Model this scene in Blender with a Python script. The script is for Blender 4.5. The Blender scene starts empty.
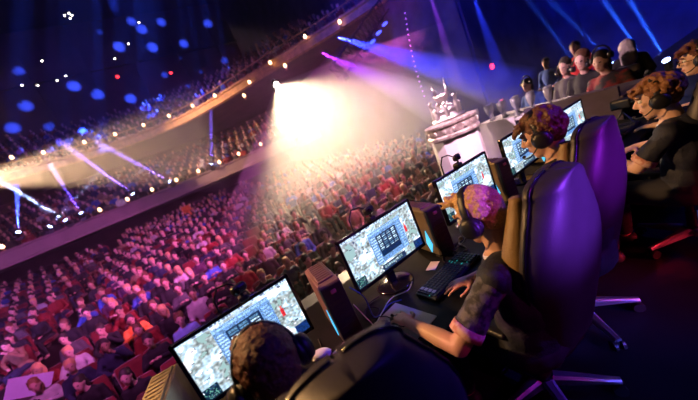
import bpy, bmesh, math, random
from mathutils import Vector, Matrix, Quaternion, noise
PI = math.pi
V = Vector
rnd = random.Random(7)
sc = bpy.context.scene
C = sc.collection
# World frame: x runs along the row of desks, y points from the stage out into the hall, z is up (stage floor = 0).

# ------------------------------------------------------------------ materials
def mat(name, col, rough=.5, metal=0., emit=None, es=0., bump=0., bscale=40., var=.0, vscale=8., sheen=0., coat=0., spec=.5, alt=None, trans=0.):
    m = bpy.data.materials.new(name); m.use_nodes = True
    nt = m.node_tree; b = nt.nodes['Principled BSDF']
    b.inputs['Base Color'].default_value = (*col, 1); b.inputs['Roughness'].default_value = rough
    b.inputs['Metallic'].default_value = metal; b.inputs['Specular IOR Level'].default_value = spec
    b.inputs['Coat Weight'].default_value = coat; b.inputs['Sheen Weight'].default_value = sheen
    b.inputs['Transmission Weight'].default_value = trans
    if emit: b.inputs['Emission Color'].default_value = (*emit, 1); b.inputs['Emission Strength'].default_value = es
    tc = nt.nodes.new('ShaderNodeTexCoord')
    n = nt.nodes.new('ShaderNodeTexNoise'); n.inputs['Scale'].default_value = vscale; n.inputs['Detail'].default_value = 4
    nt.links.new(tc.outputs['Object'], n.inputs['Vector'])
    r = nt.nodes.new('ShaderNodeValToRGB')
    lo = alt if alt else tuple(c*(1-var) for c in col); hi = col if alt else tuple(min(1, c*(1+var)) for c in col)
    r.color_ramp.elements[0].position = .42 if alt else .3; r.color_ramp.elements[1].position = .58 if alt else .7
    r.color_ramp.elements[0].color = (*lo, 1); r.color_ramp.elements[1].color = (*hi, 1)
    nt.links.new(n.outputs['Fac'], r.inputs['Fac']); nt.links.new(r.outputs['Color'], b.inputs['Base Color'])
    if bump:
        n2 = nt.nodes.new('ShaderNodeTexNoise'); n2.inputs['Scale'].default_value = bscale; n2.inputs['Detail'].default_value = 3
        nt.links.new(tc.outputs['Object'], n2.inputs['Vector'])
        bm_ = nt.nodes.new('ShaderNodeBump'); bm_.inputs['Strength'].default_value = bump; bm_.inputs['Distance'].default_value = .01
        nt.links.new(n2.outputs['Fac'], bm_.inputs['Height']); nt.links.new(bm_.outputs['Normal'], b.inputs['Normal'])
    return m
M = {}
def mk(k, *a, **kw): M[k] = mat(k, *a, **kw)
mk('black_plastic', (.012, .012, .014), .38, bump=.15, bscale=300, var=.2)
mk('gloss_black', (.008, .008, .009), .15, var=.1)
mk('rubber', (.02, .02, .02), .8, var=.2)
mk('desk_black', (.008, .008, .011), .55, spec=.12, var=.4, bump=.05, bscale=90)
mk('chair_leather', (.036, .032, .040), .45, bump=.10, bscale=160, var=.2)
mk('tan_leather', (.24, .15, .06), .45, bump=.3, bscale=180, var=.2)
mk('stitch', (.05, .04, .03), .7)
mk('polished_metal', (.75, .75, .78), .36, 1., var=.05)
mk('dark_metal', (.06, .06, .07), .35, 1., var=.1)
mk('case_metal', (.30, .24, .15), .38, .55, bump=.2, bscale=60, var=.25)
mk('case_dark', (.025, .02, .018), .4, .2, var=.2)
mk('cyan_strip', (.1, .5, .8), .4, emit=(.05, .55, 1.), es=1.1)
mk('red_plug', (.6, .02, .02), .4)
mk('white_cloth', (.6, .55, .52), .85, bump=.1, bscale=200, var=.05)
mk('white_plastic', (.75, .75, .75), .4, var=.05)
mk('card', (.75, .62, .72), .7, var=.08)
mk('led_teal', (.02, .1, .1), .5, emit=(.03, .8, .75), es=.8); mk('key_glow', (.02, .03, .04), .5, emit=(.02, .5, .5), es=.045)
mk('key_dark', (.02, .02, .025), .5)
mk('key_pale', (.55, .55, .5), .5)
mk('jersey', (.014, .017, .034), .7, bump=.3, bscale=120, var=.3)
mk('jersey_print', (.016, .018, .034), .7, alt=(.12, .12, .15), vscale=34, bump=.2, bscale=150)
mk('jersey_red', (.02, .015, .02), .8, alt=(.16, .012, .016), vscale=9); mk('cuff_pink', (.75, .5, .42), .75, alt=(.6, .25, .2), vscale=40)
mk('collar_white', (.7, .72, .85), .7, var=.05)
mk('trousers', (.02, .02, .03), .8, var=.2)
mk('shoe', (.03, .03, .03), .6)
mk('skin', (.62, .36, .25), .5, bump=.08, bscale=90, var=.08)
mk('skin_fair', (.70, .44, .33), .5, bump=.08, bscale=90, var=.08)
mk('lips', (.5, .17, .14), .45)
mk('eye_white', (.8, .8, .78), .2); mk('iris', (.04, .03, .02), .2)
mk('hair_blond', (.80, .52, .24), .55, bump=.9, bscale=90, alt=(.62, .36, .15), vscale=120)
mk('hair_brown', (.17, .075, .035), .55, bump=.9, bscale=60, alt=(.10, .045, .025), vscale=110)
mk('hair_chestnut', (.30, .13, .05), .55, bump=.9, bscale=60, alt=(.20, .085, .035), vscale=110)
mk('hair_auburn', (.15, .045, .025), .6, bump=.6, bscale=110, alt=(.08, .022, .016), vscale=120)
mk('hair_dark', (.03, .02, .018), .6, bump=.6, bscale=60)
mk('hair_grey', (.42, .36, .33), .6, bump=.8, bscale=40, var=.3)
mk('red_shirt', (.65, .03, .04), .8, var=.2)
mk('stage_floor', (.007, .007, .013), .5, spec=.3, bump=.08, bscale=12, var=.4, vscale=3)
mk('hall_floor', (.05, .018, .02), .85, var=.4, vscale=2)
mk('wall_plaster', (.10, .05, .045), .8, var=.35, vscale=.7, bump=.2, bscale=3)
mk('wall_drape', (.06, .05, .10), .9, var=.5, vscale=.9, bump=.4, bscale=4)
mk('ceiling_dark', (.03, .022, .03), .9, var=.4, vscale=.6)
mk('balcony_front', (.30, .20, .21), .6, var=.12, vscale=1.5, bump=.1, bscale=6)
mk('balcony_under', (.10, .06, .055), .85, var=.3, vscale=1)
mk('balcony_gilt', (.45, .24, .12), .5, .3, var=.3, vscale=4)
mk('seat_red', (.16, .008, .012), .8, bump=.2, bscale=80, var=.25, sheen=.3)
mk('lamp_warm', (1, .8, .6), .5, emit=(1, .55, .30), es=7)
mk('lamp_white', (1, .9, .8), .5, emit=(1, .88, .8), es=14)
mk('lamp_red', (1, .1, .1), .5, emit=(1, .03, .05), es=5)
mk('lens_blue', (.5, .6, 1), .3, emit=(.35, .5, 1), es=30)
mk('lens_white', (1, 1, 1), .3, emit=(1, .86, .7), es=120)
mk('bulb_violet', (.6, .3, 1), .3, emit=(.7, .25, 1), es=3); mk('wash_blue', (.2, .3, 1), .3, emit=(.06, .1, 1), es=2.5)
mk('silver', (.85, .8, .8), .38, 1., var=.1, vscale=20)
mk('pedestal_white', (.85, .78, .80), .6, var=.04)
mk('pedestal_band', (.7, .62, .56), .4, .5, alt=(.4, .3, .28), vscale=12)
mk('glass_prize', (.85, .88, .95), .08, coat=.5, trans=.6)
mk('panel_violet', (.05, .035, .07), .6, var=.2)
mk('panel_white', (.75, .72, .78), .6, var=.05)
mk('sheet_lilac', (.62, .55, .85), .8, var=.05)
mk('coat_blue', (.22, .38, .80), .8, var=.1)
mk('vest_orange', (.95, .28, .05), .8, var=.1)
for k, c in dict(cloth_black=(.012, .011, .014), cloth_grey=(.07, .065, .075), cloth_navy=(.02, .025, .07), cloth_red=(.22, .015, .015), cloth_white=(.5, .48, .5), cloth_blue=(.04, .09, .42), cloth_plum=(.07, .02, .06), cloth_tan=(.25, .15, .08)).items():
    mk(k, c, .85, var=.2, bump=.15, bscale=60)

# ------------------------------------------------------------------ mesh helpers
def frame(d, up=V((0, 0, 1))):
    z = V(d).normalized(); u = V(up)
    if abs(z.dot(u)) > .98: u = V((0, 1, 0))
    x = u.cross(z).normalized(); y = z.cross(x)
    return Matrix((x, y, z)).transposed()
class MB:
    def __init__(s): s.bm = bmesh.new(); s.mi = 0
    def add(s, vs, fs, T=None):
        b = [s.bm.verts.new(T @ V(v) if T is not None else V(v)) for v in vs]
        for f in fs:
            try: fc = s.bm.faces.new([b[i] for i in f]); fc.material_index = s.mi; fc.smooth = True
            except ValueError: pass
        return b
    def box(s, c, d, R=None, ch=0.):
        x, y, z = d[0]/2, d[1]/2, d[2]/2
        T = Matrix.Translation(c) @ (R.to_4x4() if R is not None else Matrix.Identity(4))
        if ch <= 0:
            s.add([(a*x, b*y, e*z) for a in (-1, 1) for b in (-1, 1) for e in (-1, 1)],
                  [(0, 1, 3, 2), (4, 6, 7, 5), (0, 4, 5, 1), (2, 3, 7, 6), (0, 2, 6, 4), (1, 5, 7, 3)], T)
        else:   # chamfered box: rounded outline in xy, chamfer top and bottom
            r = min(ch, x*.95, y*.95, z*.95); rings = []
            def ring(k, zz):
                o = []
                for (sx, sy, a0) in ((1, 1, 0), (-1, 1, PI/2), (-1, -1, PI), (1, -1, 1.5*PI)):
                    for j in range(4):
                        a = a0+j*PI/6; rr = r*k
                        o.append((sx*(x-r)+rr*math.cos(a), sy*(y-r)+rr*math.sin(a), zz))
                return o
            L = [ring(0.15, -z), ring(.7, -z+.3*r), ring(1, -z+r), ring(1, z-r), ring(.7, z-.3*r), ring(.15, z)]
            n = 16; vs = [p for q in L for p in q]; fs = []
            for k in range(5):
                for j in range(n): fs.append((k*n+j, k*n+(j+1) % n, (k+1)*n+(j+1) % n, (k+1)*n+j))
            fs.append(tuple(range(n-1, -1, -1))); fs.append(tuple(5*n+j for j in range(n)))
            s.add(vs, fs, T)
        return s
    def cyl(s, a, b, r, r2=None, n=12, caps=True):
        a, b = V(a), V(b); r2 = r if r2 is None else r2; F = frame(b-a)
        vs = [a+F@V((math.cos(2*PI*i/n)*r, math.sin(2*PI*i/n)*r, 0)) for i in range(n)]+[b+F@V((math.cos(2*PI*i/n)*r2, math.sin(2*PI*i/n)*r2, 0)) for i in range(n)]
        fs = [(i, (i+1) % n, n+(i+1) % n, n+i) for i in range(n)]
        if caps: fs += [tuple(range(n-1, -1, -1)), tuple(range(n, 2*n))]
        s.add(vs, fs); return s
    def ell(s, c, r, R=None, n=14, m=9):
        if isinstance(r, (int, float)): r = (r, r, r)
        T = Matrix.Translation(c) @ (R.to_4x4() if R is not None else Matrix.Identity(4)) @ Matrix.Diagonal((*r, 1))
        vs = [(0, 0, -1)]+[(math.cos(2*PI*i/n)*math.sin(PI*j/m), math.sin(2*PI*i/n)*math.sin(PI*j/m), -math.cos(PI*j/m)) for j in range(1, m) for i in range(n)]+[(0, 0, 1)]
        fs = [(0, 1+(i+1) % n, 1+i) for i in range(n)]
        for j in range(m-2):
            for i in range(n): fs.append((1+j*n+i, 1+j*n+(i+1) % n, 1+(j+1)*n+(i+1) % n, 1+(j+1)*n+i))
        k = 1+(m-2)*n; fs += [(k+i, k+(i+1) % n, k+n) for i in range(n)]
        s.add(vs, fs, T); return s
    def cap(s, a, b, r, r2=None, n=12):
        r2 = r if r2 is None else r2
        s.cyl(a, b, r, r2, n); s.ell(a, r, n=n, m=8); s.ell(b, r2, n=n, m=8); return s
    def tube(s, pts, r, n=8, closed=False):
        P = [V(p) for p in pts]; N = len(P); rings = []; prev = None
        for i in range(N):
            a = P[i-1] if i or closed else P[0]; b = P[(i+1) % N] if (i < N-1 or closed) else P[-1]
            d = (b-a).normalized()
            if prev is None: F = frame(d); x = F.col[0].copy()
            else:
                x = prev-d*prev.dot(d); x.normalize()
            y = d.cross(x); prev = x
            rr = r[i] if isinstance(r, (list, tuple)) else r
            rings.append([P[i]+(x*math.cos(2*PI*k/n)+y*math.sin(2*PI*k/n))*rr for k in range(n)])
        vs = [p for q in rings for p in q]; fs = []
        for i in range(N if closed else N-1):
            j = (i+1) % N
            for k in range(n): fs.append((i*n+k, i*n+(k+1) % n, j*n+(k+1) % n, j*n+k))
        if not closed: fs += [tuple(range(n-1, -1, -1)), tuple((N-1)*n+k for k in range(n))]
        s.add(vs, fs); return s
    def lathe(s, prof, c=(0, 0, 0), n=24):
        vs = [(c[0]+r*math.cos(2*PI*i/n), c[1]+r*math.sin(2*PI*i/n), c[2]+z) for r, z in prof for i in range(n)]; k = len(prof)
        fs = [(j*n+i, j*n+(i+1) % n, (j+1)*n+(i+1) % n, (j+1)*n+i) for j in range(k-1) for i in range(n)]
        fs += [tuple(range(n-1, -1, -1)), tuple((k-1)*n+i for i in range(n))]
        s.add(vs, fs); return s
    def loft(s, secs, caps=True):
        n = len(secs[0]); vs = [p for q in secs for p in q]; fs = []
        for k in range(len(secs)-1):
            for j in range(n): fs.append((k*n+j, k*n+(j+1) % n, (k+1)*n+(j+1) % n, (k+1)*n+j))
        if caps: fs += [tuple(range(n-1, -1, -1)), tuple((len(secs)-1)*n+j for j in range(n))]
        s.add(vs, fs); return s
    def mesh(s, name, flat=False):
        bmesh.ops.recalc_face_normals(s.bm, faces=s.bm.faces)
        me = bpy.data.meshes.new(name)
        if flat:
            for f in s.bm.faces: f.smooth = False
        s.bm.to_mesh(me); s.bm.free(); return me
def link(name, me, m, parent=None, origin=None):
    o = bpy.data.objects.new(name, me); C.objects.link(o)
    for x in (m if isinstance(m, (list, tuple)) else [m]):
        me.materials.append(M[x] if isinstance(x, str) else x)
    if origin is not None: me.transform(Matrix.Translation(-V(origin)))
    if parent is not None: o.parent = parent
    elif origin is not None: o.location = origin
    return o
def obj(name, mb, m, parent=None, origin=None, flat=True):
    return link(name, mb.mesh(name, flat), m, parent, origin)
def sobj(*a, **k): return obj(*a, flat=False, **k)
def fuse(mb, voxel, smooth=3, disp=0, dscale=40):
    me = mb.mesh('tmp'); o = bpy.data.objects.new('tmp', me); C.objects.link(o)
    r = o.modifiers.new('r', 'REMESH'); r.mode = 'VOXEL'; r.voxel_size = voxel; r.use_smooth_shade = True
    if smooth: q = o.modifiers.new('s', 'SMOOTH'); q.factor = .5; q.iterations = smooth
    dg = bpy.context.evaluated_depsgraph_get()
    out = bpy.data.meshes.new_from_object(o.evaluated_get(dg))
    bpy.data.objects.remove(o); bpy.data.meshes.remove(me)
    out.materials.clear()
    if disp:
        for v in out.vertices: v.co += v.normal*noise.noise(v.co*dscale)*disp
    for p in out.polygons: p.use_smooth = True
    return out
def tag(o, label=None, cat=None, group=None, kind=None):
    if label: o['label'] = label
    if cat: o['category'] = cat
    if group: o['group'] = group
    if kind: o['kind'] = kind
    return o
def thing(name, label, cat, loc=(0, 0, 0), rz=0, group=None):
    o = bpy.data.objects.new(name, None); C.objects.link(o); o.empty_display_size = .1
    o.location = loc; o.rotation_euler = (0, 0, rz)
    return tag(o, label, cat, group)
def kids(o): return [c for c in C.objects if c.parent == o]
TREE = {}
def dup(root, loc, rz=0, label=None, group=None):
    if root.name not in TREE: TREE[root.name] = [(c, kids(c)) for c in kids(root)]
    r = root.copy(); C.objects.link(r); r.location = loc; r.rotation_euler = (0, 0, rz)
    if label: r['label'] = label
    if group: r['group'] = group
    for ch, gs in TREE[root.name]:
        c = ch.copy(); C.objects.link(c); c.parent = r
        for g in gs:
            d = g.copy(); C.objects.link(d); d.parent = c
    return r
def struct(name, mb, m, flat=True, parent=None):
    o = obj(name, mb, m, parent, flat=flat); o['kind'] = 'structure'; return o
def spot(name, loc, target, energy, col, deg, blend=.3, r=.03, parent=None):
    l = bpy.data.lights.new(name, 'SPOT'); l.energy = energy; l.color = col; l.spot_size = math.radians(deg); l.spot_blend = blend; l.shadow_soft_size = r
    o = bpy.data.objects.new(name, l); C.objects.link(o); o.location = loc
    o.rotation_euler = (V(target)-V(loc)).to_track_quat('-Z', 'Y').to_euler(); return o
def area(name, loc, target, energy, col, sx, sy):
    l = bpy.data.lights.new(name, 'AREA'); l.energy = energy; l.color = col; l.shape = 'RECTANGLE'; l.size = sx; l.size_y = sy
    o = bpy.data.objects.new(name, l); C.objects.link(o); o.location = loc
    o.rotation_euler = (V(target)-V(loc)).to_track_quat('-Z', 'Y').to_euler(); return o

# ------------------------------------------------------------------ the hall
def stall_floor(y): return -1.62+(y-4.7)*.117 if y > 4.7 else -1.62
b = MB(); b.add([(-24, 3.7, -1.75), (22, 3.7, -1.75), (22, 34, stall_floor(34)-.13), (-24, 34, stall_floor(34)-.13)], [(0, 1, 2, 3)])
struct('floor', b, 'hall_floor')
b = MB(); b.box((8.5, -1.3, -.9), (31, 10, 1.8)); struct('stage', b, 'stage_floor')
b = MB(); b.box((-1, 14, 20.1), (47, 41, .2)); struct('ceiling', b, 'ceiling_dark')
b = MB(); b.box((-1, 34.1, 9), (46, .2, 22)); struct('wall_rear', b, 'wall_plaster')
b = MB(); b.box((12.1, 21.1, 9), (.2, 26, 22)); struct('wall_right', b, 'wall_drape')
b = MB(); b.box((17.1, 8.1, 9), (10, .2, 22)); struct('wall_right', b, 'wall_drape')
b = MB(); b.box((22.1, 1, 9), (.2, 14.2, 22)); struct('wall_stage', b, 'wall_drape')
b = MB(); b.box((-24.1, 14, 9), (.2, 41, 22)); struct('wall_left', b, 'wall_plaster')
b = MB(); b.box((-1, -6.1, 9), (46, .2, 22)); struct('wall_backstage', b, 'wall_drape')
LC = [(-23.8, 6), (-22, 9), (-17, 15), (-13, 18.5), (-8.2, 21), (-3, 22), (1, 21.8), (5, 20), (7.2, 18.3)]
UC = [(-23.8, 7), (-22, 9.5), (-17, 16), (-12.5, 20.5), (-7.6, 23.6), (-3.2, 24.7), (1, 23.8), (3.8, 21.8), (7.1, 17.6), (10.2, 13.8), (11.9, 11.2)]
def smooth_curve(P, k=5):
    out = []
    P = [V((*p, 0)) for p in P]
    for i in range(len(P)-1):
        p0, p1, p2, p3 = P[max(i-1, 0)], P[i], P[i+1], P[min(i+2, len(P)-1)]
        for j in range(k):
            t = j/k; out.append(.5*((2*p1)+(p2-p0)*t+(2*p0-5*p1+4*p2-p3)*t*t+(3*p1-p0-3*p2+p3)*t**3))
    out.append(P[-1]); return out
LS, US = smooth_curve(LC), smooth_curve(UC)
def offsets(S):
    o = []
    for i, p in enumerate(S):
        d = (S[min(i+1, len(S)-1)]-S[max(i-1, 0)]).normalized(); o.append(V((-d.y, d.x, 0)))
    return o
LN, UN = offsets(LS), offsets(US)
def sweep(S, N, prof, mb):       # prof: closed loop of (outward offset, z)
    secs = [[p+n*a+V((0, 0, z)) for a, z in prof] for p, n in zip(S, N)]
    mb.loft(secs); return mb
b = sweep(LS, LN, [(0, 2.42), (0, 2.5), (.06, 2.55), (.04, 3.1), (-.05, 3.14), (-.05, 3.22), (.25, 3.22), (.25, 2.42)], MB()); struct('trim_1', b, 'balcony_front')
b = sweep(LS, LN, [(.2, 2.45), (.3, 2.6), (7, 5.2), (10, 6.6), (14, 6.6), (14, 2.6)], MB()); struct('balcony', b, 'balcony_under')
b = sweep(US, UN, [(0, 6.95), (.02, 7.3), (-.08, 7.35), (-.08, 7.45), (.28, 7.45), (.28, 6.9)], MB()); struct('trim_2', b, 'balcony_gilt')
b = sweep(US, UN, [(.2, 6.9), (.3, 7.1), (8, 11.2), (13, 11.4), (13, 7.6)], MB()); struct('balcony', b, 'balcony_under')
b = MB(); b.tube([p+V((0, 0, 7.85)) for p in US], .03, 6)
for p in US[::2]: b.cyl(p+V((0, 0, 7.42)), p+V((0, 0, 7.86)), .02, n=6)
struct('trim_3', b, 'balcony_gilt')
b = MB()
for x in range(-22, 12, 4): b.box((x, 33.9, 13.5), (.5, .3, 9))
b.box((-1, 33.85, 15.9), (44, .3, .25)); struct('trim_4', b, 'wall_plaster')

# lamps along the fronts
def globe(label, name='balcony_lamp', m='lamp_warm', s=1.):
    t = thing(name, label, 'lamp')
    b = MB(); b.lathe([(.08*s, 0), (.08*s, .04*s), (.02*s, .06*s), (.02*s, .12*s), (.05*s, .15*s)], n=12); sobj('lamp_base', b, 'balcony_gilt', parent=t)
    b = MB(); b.lathe([(.04*s, .14*s), (.075*s, .18*s), (.085*s, .25*s), (.06*s, .33*s), (.02*s, .36*s)], n=12); sobj('lamp_globe', b, m, parent=t)
    return t
LL = [(-8.19, 21.0), (-4.19, 21.77), (-2.79, 21.99), (-1.4, 21.92), (.06, 21.85), (1.46, 21.59), (2.82, 20.98), (4.06, 20.42), (5.46, 19.59)]
g0 = globe('warm glowing globe lamp on the ledge of the lower balcony front')
for i, (x, y) in enumerate(LL):
    loc = (x, y-.02, 3.2); lab = 'warm glowing globe lamp on the ledge of the lower balcony front'
    if i == 0: g0.location = loc; g0['group'] = 'globe lamps on the lower balcony'
    else: dup(g0, loc, 0, lab, 'globe lamps on the lower balcony')
UL = [(-6.62, 23.85, 7.98), (-5.36, 24.16, 7.84), (-3.43, 24.64, 7.86), (-1.72, 24.38, 7.73), (0, 24.01, 7.68), (1.62, 23.36, 7.61), (3.12, 22.29, 7.53), (4.46, 20.96, 7.4), (6.21, 18.73, 6.98), (7.37, 17.27, 7.28), (9.01, 15.25, 7.46), (10.31, 13.65, 7.16), (5.74, 19.33, 6.48), (7.87, 16.65, 6.72)]
for i, (x, y, z) in enumerate(UL):
    low = z < 7
    dup(g0, (x-.05, y-.35, z-.25), 0, 'warm wall lamp hanging just below the upper balcony edge' if low else 'warm wall lamp glowing along the upper balcony rail', 'lamps under the upper balcony edge' if low else 'lamps along the upper balcony')
t0 = thing('ceiling_light', 'tiny white lamp glowing high in the dark back of the hall', 'ceiling light', (0, 0, 0), 0, 'tiny lamps high in the hall')
b = MB(); b.cyl((0, 0, 0), (0, 0, .14), .07, n=12); obj('lamp_housing', b, 'dark_metal', parent=t0)
b = MB(); b.lathe([(.045, -.04), (.06, 0)], n=12); obj('lamp_lens', b, 'lamp_white', parent=t0)
def ray_at(d, y): return (d[0]*y/d[1], y, 1.73+d[2]*y/d[1])
TL = [(-.05, 1.34, .75), (-.035, 1.335, .752), (-.03, 1.33, .742), (-.04, 1.34, .738), (.14, 1.22, .63), (.08, 1.24, .58), (.02, 1.26, .55), (-.18, 1.38, .64), (-.27, 1.41, .59), (-.23, 1.40, .575), (-.17, 1.37, .565), (-.14, 1.36, .57)]
for i, d in enumerate(TL):
    p = ray_at(d, 30)
    if i == 0: t0.location = p
    else: dup(t0, p, 0)
t1 = thing('warning_light', 'small red warning lamp on the dark rear wall, left one of the pair', 'light', ray_at((0., 1.26, .49), 33.75))
b = MB(); b.box((0, 0, 0), (.3, .14, .2), ch=.02); obj('lamp_housing', b, 'dark_metal', parent=t1)
b = MB(); b.ell((0, -.07, 0), (.14, .07, .12)); sobj('lamp_lens', b, 'lamp_red', parent=t1)
dup(t1, ray_at((.15, 1.17, .43), 33.75), 0, 'small red warning lamp on the dark rear wall, right one of the pair')
dup(t1, (12.68, 7.9, 1.97), 0, 'small red lamp on the blue lit side wall above the opposing team')
# ------------------------------------------------------------------ stage moving heads in the balcony and on the floor
def head_lamp(loc, target, lab, energy, col, deg, first=None, grp=None, lens='lens_blue', s=1.):
    t = thing('moving_head_light', lab, 'stage light', loc, 0, grp)
    d = (V(target)-V(loc)).normalized(); R = frame(d)
    b = MB(); b.box((0, 0, -.24*s), (.26*s, .22*s, .12*s), ch=.02); obj('base', b, 'black_plastic', parent=t)
    b = MB()
    for sx in (-1, 1): b.box((sx*.15*s, 0, -.09*s), (.04*s, .12*s, .26*s), ch=.012)
    b.box((0, 0, -.175*s), (.34*s, .12*s, .03*s)); obj('yoke', b, 'black_plastic', parent=t)
    b = MB(); b.cyl(-d*.14*s, d*.14*s, .08*s, .11*s, 14); hd = sobj('lamp_head', b, 'dark_metal', parent=t)
    b = MB(); b.cyl(d*.141*s, d*.155*s, .09*s, .08*s, 14); sobj('lens', b, lens, parent=hd)
    o = spot('beam_light', V(loc)+d*.2*s, target, energy, col, deg, .4, .02)
    return t
def beam_haze(loc, target, deg, dens, L, lab):  # adds a cone of denser scatter along a spot so its beam shows
    nm = 'beam_haze_%g' % dens
    if nm not in M:
        m = bpy.data.materials.new(nm); m.use_nodes = True; nt = m.node_tree; nt.nodes.clear(); v = nt.nodes.new('ShaderNodeVolumeScatter'); v.inputs['Density'].default_value = dens; v.inputs['Anisotropy'].default_value = .1
        o_ = nt.nodes.new('ShaderNodeOutputMaterial'); nt.links.new(v.outputs['Volume'], o_.inputs['Volume']); M[nm] = m
    d = (V(target)-V(loc)).normalized(); a = V(loc)+d*.25; k = math.tan(math.radians(deg/2))
    b = MB(); b.cyl(a, a+d*L, .03, .03+L*k*1.05, 14); o = obj('added_haze_cone', b, nm, origin=a); tag(o, lab, 'light beam', kind='stuff')
BL = (.05, .08, 1.); 
LG, VT = (.40, .5, 1.), (.14, .06, 1.)
fx = [((-7.49, 21.14, 3.72), (-6.32, 20.4, 5.65), BL, 'with an upright blue beam, nearest the left edge', 3.6, 1, 2.4),
      ((-6.45, 21.34, 3.48), (-3.05, 20.6, 5.22), LG, 'with a pale beam leaning right', 1.6, .5, 3.6),
      ((-5.63, 21.5, 3.45), (-6.6, 20.0, 6.38), LG, 'with a pale blue beam leaning far left', 3.2, 1., 3.8),
      ((-4.97, 21.62, 3.5), (-4.82, 21., 6.43), VT, 'with a violet beam beside the pale beams', 3.4, .5, 2.8),
      ((-2.35, 21.97, 3.5), (-3.44, 21., 6.27), VT, 'with a violet beam leaning left near the middle', 3.2, 1., 4.2),
      ((-.24, 21.86, 3.4), (-2.07, 21., 6.21), VT, 'with a violet beam, second from the right', 3.2, 1., 4.),
      ((2.29, 21.22, 3.4), (3.76, 20.8, 6.55), VT, 'with an upright violet beam, rightmost on the ledge', 2.8, .7, 3.4)]
for loc, tg, col, w, deg, k, L in fx:
    deg *= 1.5
    head_lamp(loc, tg, 'stage light on the balcony ledge '+w, 60000*k, col, deg)
    beam_haze(loc, tg, deg, .35, L, 'added haze cone of the ledge lamp '+w)
# big warm follow spot under the upper balcony lip
S0 = V((7.05, 16.9, 6.15))
head_lamp(S0, (6.2, 10.2, -.3), 'big dazzling warm white spotlight hanging under the upper balcony edge', 38000, (1., .70, .44), 60, lens='lens_white', s=1.6)
for k, (loc, tg, lab, e) in enumerate((((11.3, 2.9, .27), (7.9, 3.4, 5.2), 'bright blue stage floor lamp, second from the right', 1.), ((10.6, 2.4, .27), (7.5, 2.9, 5.4), 'bright blue stage floor lamp, rightmost in the row', 1.),
                          ((14.0, 4.4, .27), (9.6, 5.3, 5.6), 'dim blue stage floor lamp hidden behind the long haired person', .4), ((16., 6.2, .4), (11.5, 6.6, 7.), 'dim blue stage floor lamp, leftmost in the row', .4))):
    head_lamp(loc, tg, lab, 22000*e, (.02, .10, 1.), 3., s=.8); beam_haze(loc, tg, 3., .30, 7.5, 'added haze cone rising from the '+lab)
for loc, tg, e, col, deg, L, lab in (((9.0, 6.8, 5.4), (5.3, 4.05, 1.5), 16000, (.35, .06, 1.), 2.2, 5.6, 'added narrow haze cone for the violet beam onto the trophy'),
                                  ((7.2, 9.9, 5.3), (10.62, 5.9, .76), 30000, (.02, .03, 1.), 13., 7.0, 'added broad haze cone for the blue beam behind the trophy'),
                                  ((7.9, 12.3, 5.6), (8.43, 7.04, 1.08), 12000, (.30, .02, 1.), 11., 6.5, 'added haze cone for the violet beam under the lighting truss'),
                                  ((10.9, 6.7, 4.8), (9.4, 5.6, 1.9), 7000, (.02, .04, 1.), 6., 4.0, 'added haze cone for the faint blue beam above the glass cups')):
    spot('beam_light', V(loc), tg, e, col, deg, .4, .02); beam_haze(V(loc)-(V(tg)-V(loc)).normalized()*.2, tg, deg, .22, L, lab)

beam_haze(S0, (6.2, 10.2, -.3), 60, .06, 10.5, 'wide cone of added haze glowing warm under the big dazzling spotlight')  # extra dense haze placed in the cone to spread the glow
# lighting truss high on the right, string of lights
def truss(A, B, w=.6, seg=14):
    t = thing('lighting_truss', 'slanting metal truss with lamps hanging high above the stalls', 'truss', A)
    A, B = V(A), V(B); d = B-A; F = frame(d); x, y = F.col[0]*w/2, F.col[1]*w/2
    b = MB()
    for sx, sy in ((1, 1), (1, -1), (-1, 1), (-1, -1)): b.cyl(x*sx+y*sy, d+x*sx+y*sy, .05, n=6)
    for i in range(seg):
        p, q = d*(i/seg), d*((i+1)/seg)
        for a, c in ((x+y, x-y), (x-y, -x-y), (-x-y, -x+y), (-x+y, x+y)):
            b.cyl(p+a, q+c, .028, n=5); b.cyl(p+a, p+c, .028, n=5)
    obj('truss_frame', b, 'dark_metal', parent=t)
    for k in range(7):
        p = d*((k+.6)/7)-V((0, 0, .5)); b = MB(); b.cyl(p+V((0, 0, .2)), p+V((0, -.1, -.15)), .13, .17, 10); h = obj('lamp_can', b, 'black_plastic', parent=t)
        b = MB(); b.cyl(p+V((0, -.1, -.151)), p+V((0, -.105, -.17)), .15, n=10)
        obj('lamp_lens', b, 'wash_blue' if k > 3 else 'gloss_black', parent=h)
    return t
truss((8.05, 12., 4.6), (11.6, 11.6, 6.7))
t = thing('light_string', 'string of small glowing bulbs hanging from above towards the trophy', 'string lights', (9.3, 8, 5.0))
A, B = V((0, 0, 0)), V((8.6-9.3, 8.08-8, 1.95-5.0))
A, B = V((9.0, 8, 4.85))-V(t.location), V((8.55, 8, 1.95))-V(t.location)
pts = [A.lerp(B, i/16)+V((-.12*math.sin(PI*i/16), 0, 0)) for i in range(17)]
b = MB(); b.tube(pts, .004, 5); obj('cord', b, 'rubber', parent=t)
for p in pts: b = MB(); b.ell(p-V((0, 0, .02)), (.014, .014, .022), n=8, m=5); sobj('bulb', b, 'bulb_violet', parent=t)

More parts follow.
